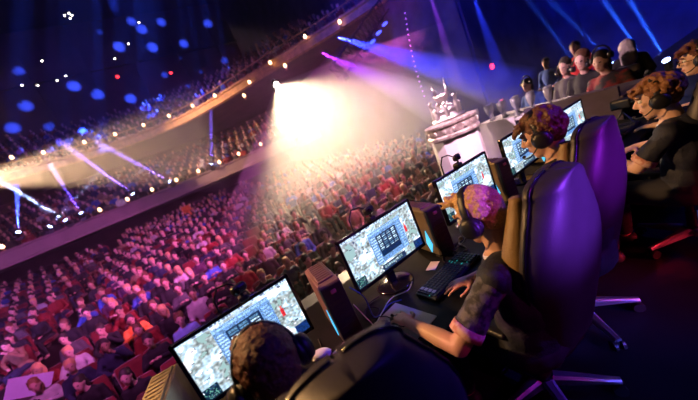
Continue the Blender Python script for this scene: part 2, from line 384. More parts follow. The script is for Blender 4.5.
# ------------------------------------------------------------------ people in the stalls
def seat_parts():
    q = {}
    b = MB(); secs = []
    for i in range(7):
        z = .42+.55*i/6; w = .245-.02*(i == 6)-.01*(i == 0); y = .22+.12*i/6
        secs.append([(w*math.cos(a)*1., y+.05*math.sin(a)+.03*math.cos(a)**2*-1, z) for a in [2*PI*k/12 for k in range(12)]])
    b.loft(secs); q['backrest'] = b.mesh('backrest')
    b = MB(); b.box((0, 0, .40), (.48, .46, .11), ch=.04); q['seat_cushion'] = b.mesh('seat_cushion')
    b = MB(); b.box((-.265, .03, .55), (.045, .36, .04), ch=.012); b.box((-.265, .12, .28), (.04, .08, .55))
    q['armrest'] = b.mesh('armrest', True)
    return q
SP = seat_parts()
for k, m in (('backrest', 'seat_red'), ('seat_cushion', 'seat_red'), ('armrest', 'dark_metal')): SP[k].materials.append(M[m])
def spectator_meshes(v, fine=True):
    r = random.Random(v); q = {}
    lean = r.uniform(-.03, .05); hx = r.uniform(-.03, .03); hz = 1.17+r.uniform(-.05, .06); hy = .03-lean
    vox = .017 if fine else .036
    b = MB()
    b.ell((hx, hy, hz+.015), (.075, .09, .105)); b.ell((hx, hy-.03, hz-.045), (.055, .06, .075)); b.ell((hx, hy-.092, hz-.015), (.014, .022, .022))
    b.cap((hx, hy+.01, hz-.05), (0, .08, hz-.2), .05); b.ell((0, .10, hz-.38), (.16, .11, .24)); b.ell((0, .12, .5), (.16, .14, .12))
    for s in (-1, 1):
        b.ell((hx+s*.078, hy, hz), (.014, .02, .03), n=8, m=6)
        b.cap((s*.09, .08, .5), (s*.1, -.32, .5), .075, .06); b.cap((s*.1, -.32, .5), (s*.1, -.3, .08), .055, .04); b.cap((s*.1, -.3, .05), (s*.11, -.42, .04), .04, .035)
        if v % 3 == 0: E_, H_ = V((s*.25, 0., hz-.42)), V((s*.04, -.2, hz-.28))
        elif v % 3 == 1: E_, H_ = V((s*.24, .05, hz-.5)), V((s*.1, -.22, .62))
        else: E_, H_ = V((s*.26, -.06, hz-.4)), V((s*.06, -.2, hz-.08 if (s > 0 and v % 2) else .66))
        b.cap((s*.17, .09, hz-.24), E_, .045, .037); b.cap(E_, H_, .036, .026); b.ell(H_, (.035, .045, .03), n=8, m=6)
    q['body'] = me_ = fuse(b, vox, 2)
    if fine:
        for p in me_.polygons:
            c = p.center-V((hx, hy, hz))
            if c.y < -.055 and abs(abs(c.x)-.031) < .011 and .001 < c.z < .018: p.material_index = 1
            elif c.y < -.07 and abs(c.x) < .02 and -.068 < c.z < -.052: p.material_index = 2
    b = MB(); b.ell((0, .10, hz-.38), (.185, .135, .255)); b.cap((-.16, .09, hz-.245), (.16, .09, hz-.245), .062); b.ell((0, .12, .52), (.18, .15, .14))
    for s in (-1, 1):
        if v % 3 == 0: E_, H_ = V((s*.25, 0., hz-.42)), V((s*.04, -.2, hz-.28))
        elif v % 3 == 1: E_, H_ = V((s*.24, .05, hz-.5)), V((s*.1, -.22, .62))
        else: E_, H_ = V((s*.26, -.06, hz-.4)), V((s*.06, -.2, hz-.08 if (s > 0 and v % 2) else .66))
        b.cap((s*.17, .09, hz-.24), E_, .06, .052); b.cap(E_, E_.lerp(H_, .72), .05, .042)
    q['shirt'] = fuse(b, .022 if fine else .04, 2, .012, 9)
    b = MB(); b.ell((hx, hy+.018, hz+.04), (.087, .095, .098))
    if v % 4 == 0: b.ell((hx, hy+.06, hz-.05), (.085, .06, .14))
    for k in range(14 if fine else 5):
        a = r.uniform(0, 2*PI); e = r.uniform(.2, 1.3); b.ell((hx+.07*math.cos(a)*math.cos(e), hy+.03+.075*math.sin(a)*math.cos(e)*.9, hz+.06+.075*math.sin(e)), .028, n=8, m=5)
    q['hair'] = fuse(b, .016 if fine else .034, 1)
    b = MB()
    b.ell((0, .12, .47), (.185, .16, .13))
    for s in (-1, 1): b.cap((s*.09, .08, .5), (s*.1, -.32, .5), .09, .073); b.cap((s*.1, -.32, .5), (s*.1, -.3, .12), .07, .055)
    q['trousers'] = fuse(b, .025 if fine else .045, 1)
    return q
NV = 6
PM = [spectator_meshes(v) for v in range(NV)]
SK = [mat('spectator_skin_%s' % n, c, .55, var=.1) for n, c in (('pale', (.66, .42, .36)), ('rosy', (.60, .34, .28)), ('olive', (.45, .27, .18)), ('deep', (.20, .11, .08)))]
HR = ['hair_dark', 'hair_dark', 'hair_brown', 'hair_blond', 'hair_chestnut', 'hair_dark']
for q in PM:
    for k in ('body', 'shirt', 'hair', 'trousers'): q[k].materials.append(M['rubber'])
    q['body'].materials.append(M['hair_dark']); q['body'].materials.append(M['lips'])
SH = [('cloth_black', 'a black top', 12), ('cloth_grey', 'a grey top', 2), ('cloth_navy', 'a navy top', 4), ('cloth_red', 'a red top', 3), ('cloth_white', 'a white top', 2), ('cloth_blue', 'a bright blue top', 2), ('cloth_plum', 'a plum coloured top', 3), ('cloth_tan', 'a tan top', 1)]
SHW = [s for s in SH for _ in range(s[2])]
def setmat(o, m):
    o.material_slots[0].link = 'OBJECT'; o.material_slots[0].material = M[m] if isinstance(m, str) else m
def spectator(x, y, z, rz, sh, label, group=None, v=None, sk=None, hr=None):
    q = PM[rnd.randrange(NV) if v is None else v]
    t = thing('person', label, 'person', (x, y, z), rz, group)
    t.scale = (1, 1, rnd.uniform(.96, 1.04))
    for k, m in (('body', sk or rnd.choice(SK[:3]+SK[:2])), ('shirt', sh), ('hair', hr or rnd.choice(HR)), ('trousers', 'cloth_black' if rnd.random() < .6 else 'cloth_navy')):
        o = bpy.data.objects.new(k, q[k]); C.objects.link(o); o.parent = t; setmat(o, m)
    return t
# camera model (also used to decide which seats the photo can see)
CF, CP, CR, CA, CH = 291., .203, -.409, math.radians(26.6), 1.73
def w2(v): return V((math.cos(CA)*v[0]+math.sin(CA)*v[1], -math.sin(CA)*v[0]+math.cos(CA)*v[1], v[2]))
_r, _f, _u = w2((1, 0, 0)), w2((0, math.cos(CP), -math.sin(CP))), w2((0, math.sin(CP), math.cos(CP)))
cR, cU = _r*math.cos(CR)+_u*math.sin(CR), -_r*math.sin(CR)+_u*math.cos(CR)
def proj(P):
    d = V(P)-V((0, 0, CH)); z = d.dot(_f)
    return (349+CF*d.dot(cR)/z, 200-CF*d.dot(cU)/z, z) if z > .1 else (-999, -999, z)
seats = []
r_ = 0; y = 4.75
while y < 23.5:
    for k in range(-44, 24):
        x = k*.55+(.27 if r_ % 2 else 0)
        if abs(x+4.5) < .55 or abs(x-3.0) < .5 or x > 11.5-max(0, (y-12))*.55 or x < -19: continue
        if y > 20 and (x < -10 or x > 4): continue
        px, py, dz = proj((x, y, stall_floor(y)+1.1))
        if dz < .5 or not (-25 < px < 720 and -20 < py < 425): continue
        seats.append((dz, x+rnd.uniform(-.04, .04), y+rnd.uniform(-.05, .05)))
    y += .84; r_ += 1
seats.sort()
# seats hidden behind the screens, the desk and the players are skipped among the individuals
def hidden(x, y):
    px, py, dz = proj((x, y, stall_floor(y)+1.15))
    quad = [[(165, 344), (286, 270), (330, 345), (240, 420), (205, 420)], [(328, 242), (409, 197), (428, 250), (360, 295)], [(430, 182), (487, 150), (498, 190), (448, 218)]]
    for Q in quad:
        ins = all((Q[(i+1) % len(Q)][0]-Q[i][0])*(py-Q[i][1])-(Q[(i+1) % len(Q)][1]-Q[i][1])*(px-Q[i][0]) > 0 for i in range(len(Q)))
        if ins: return True
    return py > 345-(px-165)*.62+75 or px > 520
front = [s for s in seats if not hidden(s[1], s[2])]
near = front[:300]; rest = front[300:]
special = {}
def seat_at(x, y, first=[None]):
    loc = (x, y, stall_floor(y))
    t = thing('theatre_seat', None, 'seat', loc, 0)
    for k in SP: o = bpy.data.objects.new(k, SP[k]); C.objects.link(o); o.parent = t
    return t
GR = 'audience in the stalls'
emp = 0
# nearest sitters to given picture features get their own looks
def closest(px, py, pool):
    return min(pool, key=lambda s: (proj((s[1], s[2], stall_floor(s[2])+1.05))[0]-px)**2+(proj((s[1], s[2], stall_floor(s[2])+1.05))[1]-py)**2)
sp_blue = closest(186, 332, near); sp_sheet = closest(40, 352, near)
sp_orange = closest(140, 322, near)
sp_w1 = closest(18, 392, near); sp_w2 = closest(80, 360, near)
for s in near:
    dz, x, y = s; z = stall_floor(y)
    st = seat_at(x, y)
    occupied = rnd.random() > .10 or s in (sp_blue, sp_sheet, sp_orange, sp_w1, sp_w2)
    st['label'] = 'red velvet theatre seat in the stalls with a spectator sitting in it' if occupied else 'empty red velvet theatre seat among the crowd in the stalls'
    st['group'] = 'occupied seats in the stalls' if occupied else 'empty seats in the stalls'
    if not occupied: emp += 1; continue
    yaw = rnd.uniform(-.35, .35)-.1
    if s is sp_blue: spectator(x, y+.02, z, yaw, 'coat_blue', 'spectator in a light blue top just beyond the upper left corner of the nearest monitor', v=1)
    elif s is sp_orange: spectator(x, y+.02, z, yaw, 'vest_orange', 'spectator in an orange top among dark clothed people left of the nearest monitor', v=0)
    elif s is sp_sheet: spectator(x, y+.02, z, yaw, 'cloth_red', 'spectator in a red top behind a raised lilac sheet near the left edge', v=0)
    elif s is sp_w1: spectator(x, y+.02, z, yaw, 'cloth_white', 'spectator in a pale top at the lower left corner of the picture', v=0, hr='hair_chestnut')
    elif s is sp_w2: spectator(x, y+.02, z, yaw, 'cloth_white', 'fair haired spectator in a pale top in the front rows at lower left', v=2, hr='hair_blond')
    else:
        m, w, _ = rnd.choice(SHW); zone = 'front rows' if y < 9 else 'middle rows'
        spectator(x, y+.02, z, yaw, m, 'seated spectator in %s in the %s of the crowded stalls' % (w, zone), 'spectators in %s in the %s' % (w, zone))
dz, x, y = sp_sheet
p = V((x, y-.42, stall_floor(y)+1.05)); R = Matrix.Rotation(.5, 3, 'Y')@Matrix.Rotation(-.35, 3, 'X')
b = MB(); b.box(p, (.62, .012, .36), R=R)
tag(obj('paper_sheet', b, 'sheet_lilac', origin=p), 'pale lilac sheet held up by a spectator near the left edge', 'sheet')
# the rest of the crowd: beyond the 300 nearest
class Crowd:
    def __init__(s): s.v = []; s.f = []; s.m = []
    def put(s, me, T, mi):
        k = len(s.v); s.v += [tuple(T@v.co) for v in me.vertices]; s.f += [tuple(k+i for i in p.vertices) for p in me.polygons]; s.m += [mi]*len(me.polygons)
    def make(s, name, mats):
        me = bpy.data.meshes.new(name); me.from_pydata(s.v, [], s.f); me.update()
        for m in mats: me.materials.append(M[m] if isinstance(m, str) else m)
        me.polygons.foreach_set('material_index', s.m); me.polygons.foreach_set('use_smooth', [True]*len(s.m))
        o = bpy.data.objects.new(name, me); C.objects.link(o); o['kind'] = 'stuff'; return o
CM = SK+['hair_dark', 'hair_brown', 'hair_blond']+[s[0] for s in SH]+['seat_red']
LM = [spectator_meshes(v, False) for v in range(4)]
bs = MB(); bs.box((0, .28, .68), (.48, .09, .55), ch=.03); bs.box((0, 0, .40), (.48, .46, .11)); SM = bs.mesh('sm')
def crowd(c, x, y, z, rz, occ=.9, legs=False):
    T = Matrix.Translation((x, y, z))@Matrix.Rotation(rz, 4, 'Z')
    c.put(SM, T, len(CM)-1)
    if rnd.random() > occ: return
    q = rnd.choice(LM); T = T@Matrix.Rotation(rnd.uniform(-.4, .4), 4, 'Z')@Matrix.Diagonal((1, 1, rnd.uniform(.95, 1.06), 1))
    c.put(q['body'], T, rnd.randrange(3)); c.put(q['hair'], T, 4+rnd.choice((0, 0, 1, 2)))
    sh = rnd.choice(SHW); c.put(q['shirt'], T, 7+[k[0] for k in SH].index(sh[0]))
c = Crowd()
for dz, x, y in rest: crowd(c, x, y, stall_floor(y), 0)
tag(c.make('stalls_crowd', CM), 'distant mass of seated spectators filling the rear of the stalls under the haze', 'crowd')
def tier(S, N, rows, z0, dz, d0, dd, name, lab, maxr):
    c = Crowd()
    for r in range(rows):
        off = d0+dd*r; z = z0+dz*r; acc = 0; last = None
        for p, n in zip(S, N):
            q = p+n*off
            if last is not None:
                L = (q-last).length; k = 0
                while acc < L:
                    w = last.lerp(q, acc/L); px, py, d = proj((w.x, w.y, z+1))
                    if d > 1 and w.x < 11.4 and w.y < 33.2 and -20 < px < 715 and -20 < py < 420: crowd(c, w.x, w.y, z, math.atan2(n.y, n.x)-PI/2, .93)
                    acc += .62
                acc -= L
            last = q
    tag(c.make(name, CM), lab, 'crowd')
tier(LS, LN, 8, 2.62, .355, .75, .93, 'lower_balcony_crowd', 'rows of spectators seated on the lower balcony in warm haze', 8)
tier(US, UN, 7, 7.1, .5, .7, .95, 'upper_balcony_crowd', 'rows of spectators seated on the upper balcony in dim blue light', 7)
# usher standing at the back of the stalls
def stander(x, y, z, rz, sh, hair, label, H=1.75, voxel=.02, longhair=False, sk=0, trousers='cloth_black', lean=0.):
    t = thing('person', label, 'person', (x, y, z), rz); k = H/1.75
    def A(*p): return V((p[0]*k, (p[1]-lean*max(0, p[2]-.9)*1.2)*k, p[2]*k))
    b = MB(); b.ell(A(0, 0, 1.645), (.075*k, .09*k, .105*k)); b.ell(A(0, -.03, 1.58), (.055*k, .06*k, .07*k)); b.ell(A(0, -.095, 1.62), (.013, .02, .02)); b.cap(A(0, 0, 1.58), A(0, .02, 1.44), .05*k)
    b.ell(A(0, .02, 1.25), (.155*k, .1*k, .25*k)); b.ell(A(0, .02, .95), (.155*k, .11*k, .14*k))
    b2 = MB(); b2.ell(A(0, .02, 1.24), (.175*k, .12*k, .27*k)); b2.cap(A(-.15, .02, 1.42), A(.15, .02, 1.42), .062*k); b2.ell(A(0, .02, .98), (.17*k, .12*k, .12*k))
    b3 = MB(); b3.ell(A(0, .02, .93), (.165*k, .12*k, .12*k))
    for s in (-1, 1):
        E_, H_ = A(s*.26, .03, 1.16), A(s*.17, -.2, 1.06)
        b.ell(A(s*.078, 0, 1.63), (.013, .02, .03), n=8, m=6)
        b.cap(A(s*.18, .02, 1.41), E_, .045*k, .038*k); b.cap(E_, H_, .037*k, .027*k); b.ell(H_, .04*k, n=8, m=6)
        b.cap(A(s*.09, .02, .93), A(s*.1, 0, .5), .08*k, .055*k); b.cap(A(s*.1, 0, .5), A(s*.1, .03, .09), .053*k, .038*k); b.cap(A(s*.1, .04, .045), A(s*.12, -.13, .04), .045, .038)
        b2.cap(A(s*.18, .02, 1.41), E_, .058*k, .05*k); b2.cap(E_, E_.lerp(H_, .75), .05*k, .04*k)
        b3.cap(A(s*.09, .02, .93), A(s*.1, 0, .5), .095*k, .07*k); b3.cap(A(s*.1, 0, .5), A(s*.1, .03, .12), .07*k, .055*k)
    link('body', fuse(b, voxel, 2), SK[sk], t); link('shirt', fuse(b2, voxel, 2), sh, t); link('trousers', fuse(b3, voxel*1.2, 2), trousers, t)
    b = MB(); b.ell(A(0, .02, 1.675), (.086*k, .095*k, .09*k))
    if longhair: b.ell(A(0, .03, 1.62), (.115*k, .105*k, .14*k)); b.ell(A(0, .08, 1.47), (.12*k, .07*k, .2*k))
    link('hair', fuse(b, .016, 1, .012, 30), hair, t)
    return t
stander(-.25, 20.6, stall_floor(20.6), .2, 'vest_orange', 'hair_dark', 'person in orange standing at the back of the stalls under the lower balcony', trousers='vest_orange')

# ------------------------------------------------------------------ desks and equipment
DZ = .75
t = thing('desk', 'long black competition desk under the row of monitors', 'desk', (1.3, 1.45, 0))
O_ = V(t.location)
b = MB(); b.box((1.3, 1.45, DZ-.018), (6.0, .98, .036), ch=.008); obj('desktop', b, 'desk_black', parent=t, origin=O_)
b = MB(); b.box((1.3, 1.92, .37), (5.96, .02, .70)); obj('modesty_panel', b, 'desk_black', parent=t, origin=O_)
for x in (-1.6, -.1, 1.3, 2.7, 4.2):
    b = MB(); b.box((x, 1.45, .36), (.05, .8, .72), ch=.008); obj('leg', b, 'dark_metal', parent=t, origin=O_)
import colorsys
def screen_mesh(kind):
    W_, H_ = 128, 72; r = random.Random(kind*11+3); img = [[None]*W_ for _ in range(H_)]
    for j in range(H_):
        for i in range(W_):
            n = noise.noise(V((i*.055, j*.07, kind*7.3)))+.5*noise.noise(V((i*.16, j*.2, kind*3.1)))
            base = V((.58, .69, .76)) if n > 0 else V((.68, .74, .76)); n2 = noise.noise(V((i*.3, j*.35, kind+40)))
            img[j][i] = base*(.86+.75*n+.45*n2)
            if n > .32: img[j][i] = V((.88, .86, .90))
            if n < -.42: img[j][i] = V((.46, .58, .58))
    def rect(x0, y0, x1, y1, c, jit=0):
        for j in range(max(0, y0), min(H_, y1)):
            for i in range(max(0, x0), min(W_, x1)): img[j][i] = V(c)*(1+r.uniform(-jit, jit))
    if kind == 0:    X0, Y0, X1, Y1 = 34, 6, 100, 64
    elif kind == 1:  X0, Y0, X1, Y1 = 42, 10, 104, 60
    else:            X0, Y0, X1, Y1 = 30, 12, 92, 58
    rect(X0, Y0, X1, Y1, (.30, .44, .64), .35)
    for k in range(X0, X1, 2): rect(k, Y0, k+1, Y0+1, (.6, .75, .85)); rect(k, Y1-1, k+1, Y1, (.5, .65, .8))
    rect(X0, Y0+2, X1, Y0+5, (.45, .6, .75), .3)
    sx0, sx1 = (X0+12, X0+50) if kind else (X0+12, X1-14)
    rect(sx0, Y0+9, sx1, Y1-8, (.05, .11, .22), .3)
    cols = 4 if kind else 3
    for a in range(cols):
        for c_ in range(8):
            cx = sx0+2+int(a*(sx1-sx0-2)/cols); cy = Y0+11+c_*int((Y1-Y0-19)/8)
            wd = int((sx1-sx0)/cols)-2
            rect(cx, cy, cx+wd-1, cy+int((Y1-Y0-19)/8)-1-(c_ % 2), (.62, .74, .82) if r.random() > .25 else (.25, .38, .5), .35)
    for c_ in range(10): rect(X0+2, Y0+9+c_*4, X0+9+r.randrange(4), Y0+11+c_*4, (.55, .68, .8), .3)
    for c_ in range(10): rect(sx1+3, Y0+9+c_*4, sx1+8+r.randrange(6), Y0+11+c_*4, (.45, .6, .78), .3)
    rect(0, 58, 16, 72, (.04, .10, .16), .5)                         # map in the corner
    for k in range(40): a, c_ = r.randrange(15), 58+r.randrange(13); rect(a, c_, a+1, c_+1, (.3, .5, .45))
    rect(112, 60, 128, 72, (.05, .12, .28), .6)
    rect(46, 63, 92, 72, (.08, .13, .22), .5)
    for k in range(9): rect(50+k*4, 65, 53+k*4, 69, (.4, .5, .55), .5)
    rect(0, 0, 128, 3, (.66, .74, .86), .2)
    for k in range(30): a = r.randrange(0, 124); rect(a, 0, a+2, 2, (.25, .3, .4))
    for k in range(60):
        a, c_ = r.randrange(0, 126), r.randrange(3, 70); 
        if not (X0 <= a < X1 and Y0 <= c_ < Y1): rect(a, c_, a+r.randrange(1, 5), c_+1+r.randrange(2), r.choice([(.12, .2, .3), (.85, .85, .85), (.8, .8, .86), (.3, .35, .4)]), .2)
    rect(106, 30, 110, 40, (.7, .12, .15), .3); rect(107, 26, 109, 30, (.75, .3, .28))
    w, h = .535, .301; me = bpy.data.meshes.new('screen'); vs = []; fs = []
    for j in range(H_+1):
        for i in range(W_+1): vs.append((-w/2+w*i/W_, 0, h-h*j/H_))
    for j in range(H_):
        for i in range(W_): k = j*(W_+1)+i; fs.append((k, k+W_+1, k+W_+2, k+1))
    me.from_pydata(vs, [], fs)
    ca = me.color_attributes.new('picture', 'FLOAT_COLOR', 'CORNER'); buf = []
    for j in range(H_):
        for i in range(W_):
            c_ = img[j][i]; buf += [max(0, c_[0])**1.9, max(0, c_[1])**1.9, max(0, c_[2])**1.9, 1]*4
    ca.data.foreach_set('color', buf)
    return me
ms = bpy.data.materials.new('screen_picture'); ms.use_nodes = True; nt = ms.node_tree; pb = nt.nodes['Principled BSDF']
at = nt.nodes.new('ShaderNodeAttribute'); at.attribute_name = 'picture'; pb.inputs['Base Color'].default_value = (.01, .01, .01, 1); pb.inputs['Roughness'].default_value = .3
nt.links.new(at.outputs['Color'], pb.inputs['Emission Color']); pb.inputs['Emission Strength'].default_value = 1.8
M['screen_picture'] = ms
def monitor(kind, x, y, rz, label, z0=.88, tilt=.03, lift=0):
    t = thing('monitor', label, 'monitor', (x, y, DZ), rz); zb = z0-DZ
    def bx(c, d, ch=.004): q = MB(); q.box(c, d, ch=ch); return q
    b = MB(); W_, H_ = .57, .34
    b.box((0, .006, zb+H_-.008), (W_, .03, .016), ch=.004); b.box((0, .006, zb+.0115), (W_, .03, .023), ch=.004)
    for s in (-1, 1): b.box((s*(W_/2-.0085), .006, zb+H_/2), (.017, .03, H_), ch=.004)
    fr = obj('bezel', b, 'gloss_black', parent=t)
    s_ = link('screen', screen_mesh(kind), 'screen_picture', t); s_.location = (0, -.003, zb+.023)
    b = MB(); secs = []
    for k, (yy, sc_) in enumerate(((.0, .985), (.025, .97), (.045, .75), (.055, .4))):
        secs.append([(sx*W_/2*sc_, yy, zb+H_/2+sz*H_/2*sc_) for sx, sz in ((-1, -1), (1, -1), (1, 1), (-1, 1))])
    b.loft(secs); obj('back_shell', b, 'black_plastic', parent=t)
    b = MB(); b.box((0, .085, (zb+.2)/2+.01), (.06, .035, zb+.2), ch=.01); b.cyl((0, .05, zb+.17), (0, .09, zb+.17), .035, n=14); obj('neck', b, 'black_plastic', parent=t)
    b = MB(); b.lathe([(.02, .018), (.11, .012), (.125, .006), (.125, 0)], (0, .07, 0), 28); sobj('base', b, 'gloss_black', parent=t)
    b = MB(); b.tube([(0, .10, zb+.06), (.02, .15, zb-.03), (.06, .2, .03), (.1, .28, .012), (.2, .32, .012)], .005, 6); sobj('cable', b, 'rubber', parent=t)
    return t
mons = [(-.05, 1.45, 0), (.825, 1.445, 0), (1.65, 1.44, -.03), (2.455, 1.45, 0), (3.33, 1.46, -.03)]
mlab = ['nearest computer monitor with a thin black bezel, partly hidden by an auburn haired head', 'monitor in front of the white mouse mat showing a grid of game items', 'monitor behind the blond player, in front of the trophy pedestal', 'monitor behind the dark curly haired player', 'farthest monitor of the row, showing beside the dark curly head']
for i, (x, y, a) in enumerate(mons): monitor(i, x, y, a, mlab[i], z0=.88 if i < 4 else .80)
# camera on each of the three near monitors
def webcam(x, y, lab, mir=1):
    t = thing('webcam', lab, 'webcam', (x, y, 1.222))
    b = MB(); b.box((0, .01, .012), (.045, .05, .024), ch=.006); b.box((0, .038, -.015), (.035, .012, .06), ch=.004); obj('clip', b, 'black_plastic', parent=t)
    b = MB(); b.cyl((0, .0, .02), (0, .0, .045), .008, n=10); b.box((0, 0, .065), (.075, .04, .045), R=Matrix.Rotation(.35, 3, 'Z'), ch=.014); obj('camera_body', b, 'black_plastic', parent=t)
    b = MB(); b.cyl((-.008, -.018, .065), (-.014, -.034, .065), .016, .014, 14); sobj('lens', b, 'gloss_black', parent=t)
    b = MB(); b.tube([(0, .02, .07), (-.03*mir, .04, .10), (-.08*mir, .05, .105), (-.115*mir, .05, .06), (-.12*mir, .05, -.03), (-.12*mir, .06, -.15)], .005, 6); sobj('cable', b, 'rubber', parent=t)
webcam(-.06+.07, 1.44, 'small black webcam clipped on top of the nearest monitor')
webcam(.81, 1.44, 'small black webcam on top of the monitor showing the item grid'); webcam(1.64, 1.44, 'small black webcam on the monitor in front of the trophy pedestal')
def tower(x, y, lab, rz=-.15):
    t = thing('computer_case', lab, 'computer', (x, y, DZ), rz)
    b = MB(); b.box((0, 0, .185), (.12, .34, .33), ch=.010); obj('case_shell', b, 'case_metal', parent=t)
    b = MB(); b.box((0, -.177, .185), (.112, .02, .325), ch=.006)
    for k in range(8): b.box((0, -.188, .05+.03*k), (.08, .006, .012))
    obj('front_panel', b, 'case_dark', parent=t)
    b = MB(); b.box((0, -.19, .315), (.03, .012, .02), ch=.004); obj('port_cover', b, 'lips', parent=t)
    b = MB(); b.box((.0, .02, .352), (.09, .26, .012), ch=.005)
    for k in range(8): b.box((0, -.08+.03*k, .359), (.07, .012, .005))
    obj('top_vent', b, 'case_metal', parent=t)
    b = MB(); X = -.0605; b.add([(a, y_, z_) for a in (X, X-.004) for y_, z_ in ((-.13, .10), (-.10, .20), (-.065, .10), (-.09, .03))], [(0, 1, 2, 3), (4, 7, 6, 5), (0, 4, 5, 1), (1, 5, 6, 2), (2, 6, 7, 3), (3, 7, 4, 0)])
    obj('side_light', b, 'cyan_strip', parent=t)
    for sx in (-1, 1):
        for sy in (-1, 1): b = MB(); b.box((sx*.04, sy*.13, .011), (.03, .05, .024), ch=.005); obj('foot', b, 'rubber', parent=t)
    return t
tower(.40, 1.49, 'computer case with golden side between the two nearest monitors')
tower(-.44, 1.40, 'computer case at the left end of the desk beside the nearest monitor')
tower(1.245, 1.56, 'dark computer case between the second and third monitor from the front')
tower(2.06, 1.56, 'computer case between the third monitor and the one behind the curly haired player'); tower(2.9, 1.60, 'farthest computer case on the long desk, behind the dark curly head')
def keyboard(x, y, rz, lab, keym='key_dark', pale=False):
    t = thing('keyboard', lab, 'keyboard', (x, y, DZ), rz)
    b = MB(); b.box((0, 0, .012), (.45, .15, .022), ch=.006); obj('case', b, 'black_plastic', parent=t)
    for nm, x0, x1 in (('keys', -.215, .09), ('number_pad', .125, .215)):
        b = MB(); n = 16 if nm == 'keys' else 4
        for r in range(6):
            for k in range(n):
                w = (x1-x0)/n; b.box((x0+w*(k+.5), .058-.023*r, .027), (w*.82, .018, .009), ch=.002)
        obj(nm, b, 'key_dark', parent=t)
    if keym == 'key_glow':
        b = MB(); rr = random.Random(2)
        for k in range(90): b.box((rr.uniform(-.215, .215), .0695-.023*rr.randrange(6), .0235), (.007, .0025, .002))
        obj('key_lights', b, 'led_teal', parent=t)
        b = MB()
        for k in range(8): b.box((-.19+.012*(k % 2), .05-.028*(k//2), .033), (.010, .02, .002))
        obj('palm_keys', b, 'key_pale', parent=t)
    b = MB(); b.tube([(.1, .075, .012), (.12, .13, .006), (.2, .2, .006), (.22, .3, .006)], .003, 6); sobj('cable', b, 'rubber', parent=t)
    return t
keyboard(1.02, 1.22, .08, 'keyboard with faint teal lit keys under the blond player\'s right hand', 'key_glow')
keyboard(.02, 1.24, 0, 'keyboard under the nearest monitor, hidden by the auburn haired head')
keyboard(1.80, 1.22, 0, 'keyboard at the seat of the dark curly haired player'); keyboard(2.62, 1.16, -.1, 'keyboard in front of the player seen in profile'); keyboard(3.5, 1.16, 0, 'keyboard at the seat of the player with glasses')
def mousemat(x, y, rz, sx, sy, m, lab):
    b = MB(); b.box((0, 0, .002), (sx, sy, .004), R=None); o = obj('mouse_mat', b, m); o.location = (x, y, DZ); o.rotation_euler.z = rz; tag(o, lab, 'mouse mat')
mousemat(.58, 1.19, .12, .25, .29, 'white_cloth', 'white mouse mat under the blond player\'s left hand')
def mouse(x, y, rz, m, lab):
    t = thing('computer_mouse', lab, 'mouse', (x, y, DZ+.004), rz)
    b = MB(); b.ell((0, 0, .012), (.031, .058, .024)); b.box((0, 0, .003), (.056, .10, .006), ch=.002); link('shell', fuse(b, .003, 3), m, t)
    b = MB(); b.cyl((-.004, .035, .033), (.004, .035, .033), .009, n=10); sobj('scroll_wheel', b, 'rubber', parent=t)
    b = MB(); b.tube([(0, .055, .008), (.01, .1, .004), (-.02, .17, .004), (.03, .25, .004)], .0025, 6); sobj('cable', b, 'rubber', parent=t)
mouse(.59, 1.205, .2, 'black_plastic', 'black computer mouse on the white mat under the blond player\'s hand'); mouse(.385, 1.16, -.2, 'black_plastic', 'black computer mouse under the nearest player\'s right hand')
mouse(.20, 1.40, .9, 'white_plastic', 'pale computer mouse lying under the nearest monitor beside the auburn head'); mouse(1.92, 1.27, 0, 'black_plastic', 'computer mouse under the curly haired player\'s hand')
for x, y, a, lab in ((1.07, 1.40, .4, 'small pale card lying on the desk above the teal lit keyboard'), (.30, 1.34, .2, 'small pinkish card lying below the golden sided computer case')):
    b = MB(); b.box((0, 0, .0015), (.10, .062, .003)); o = obj('card', b, 'card'); o.location = (x, y, DZ); o.rotation_euler.z = a; tag(o, lab, 'card')
rc = random.Random(5)
def cable(pts, r, lab, m='rubber'):
    b = MB(); P = smooth3(pts); b.tube(P, r, 6); o = sobj('cable', b, m, origin=P[0]); tag(o, lab, 'cable')
def smooth3(P, k=6):
    P = [V(p) for p in P]; out = []
    for i in range(len(P)-1):
        p0, p1, p2, p3 = P[max(i-1, 0)], P[i], P[i+1], P[min(i+2, len(P)-1)]
        for j in range(k): t = j/k; out.append(.5*((2*p1)+(p2-p0)*t+(2*p0-5*p1+4*p2-p3)*t*t+(3*p1-p0-3*p2+p3)*t**3))
    out.append(P[-1]); return out
cable([(.49, 1.40, .98), (.53, 1.36, .90), (.52, 1.33, .80), (.56, 1.35, .757), (.66, 1.37, .757), (.72, 1.33, .757)], .0035, 'blue cable running down from the golden sided computer case', 'cloth_blue')
cable([(.46, 1.37, .90), (.48, 1.30, .80), (.50, 1.31, .758), (.60, 1.36, .758), (.70, 1.40, .758), (.80, 1.36, .758), (.88, 1.40, .758)], .003, 'shiny braided cable curling on the desk above the white mat', 'polished_metal')
cable([(.50, 1.44, .757), (.56, 1.46, .77), (.60, 1.40, .757), (.54, 1.36, .757), (.50, 1.40, .765), (.58, 1.5, .757), (.68, 1.5, .757)], .004, 'coiled black cable between the golden sided case and the item grid monitor')
cable([(1.18, 1.40, .757), (1.25, 1.36, .77), (1.33, 1.38, .757), (1.30, 1.30, .757), (1.22, 1.32, .765), (1.28, 1.42, .757), (1.42, 1.42, .757)], .006, 'tangled cable on the desk left of the blond player\'s headset')
cable([(-.40, 1.30, 1.0), (-.42, 1.22, .95), (-.40, 1.18, .85), (-.36, 1.20, .757), (-.25, 1.25, .757)], .006, 'black cable with a red plug at the left end of the desk')

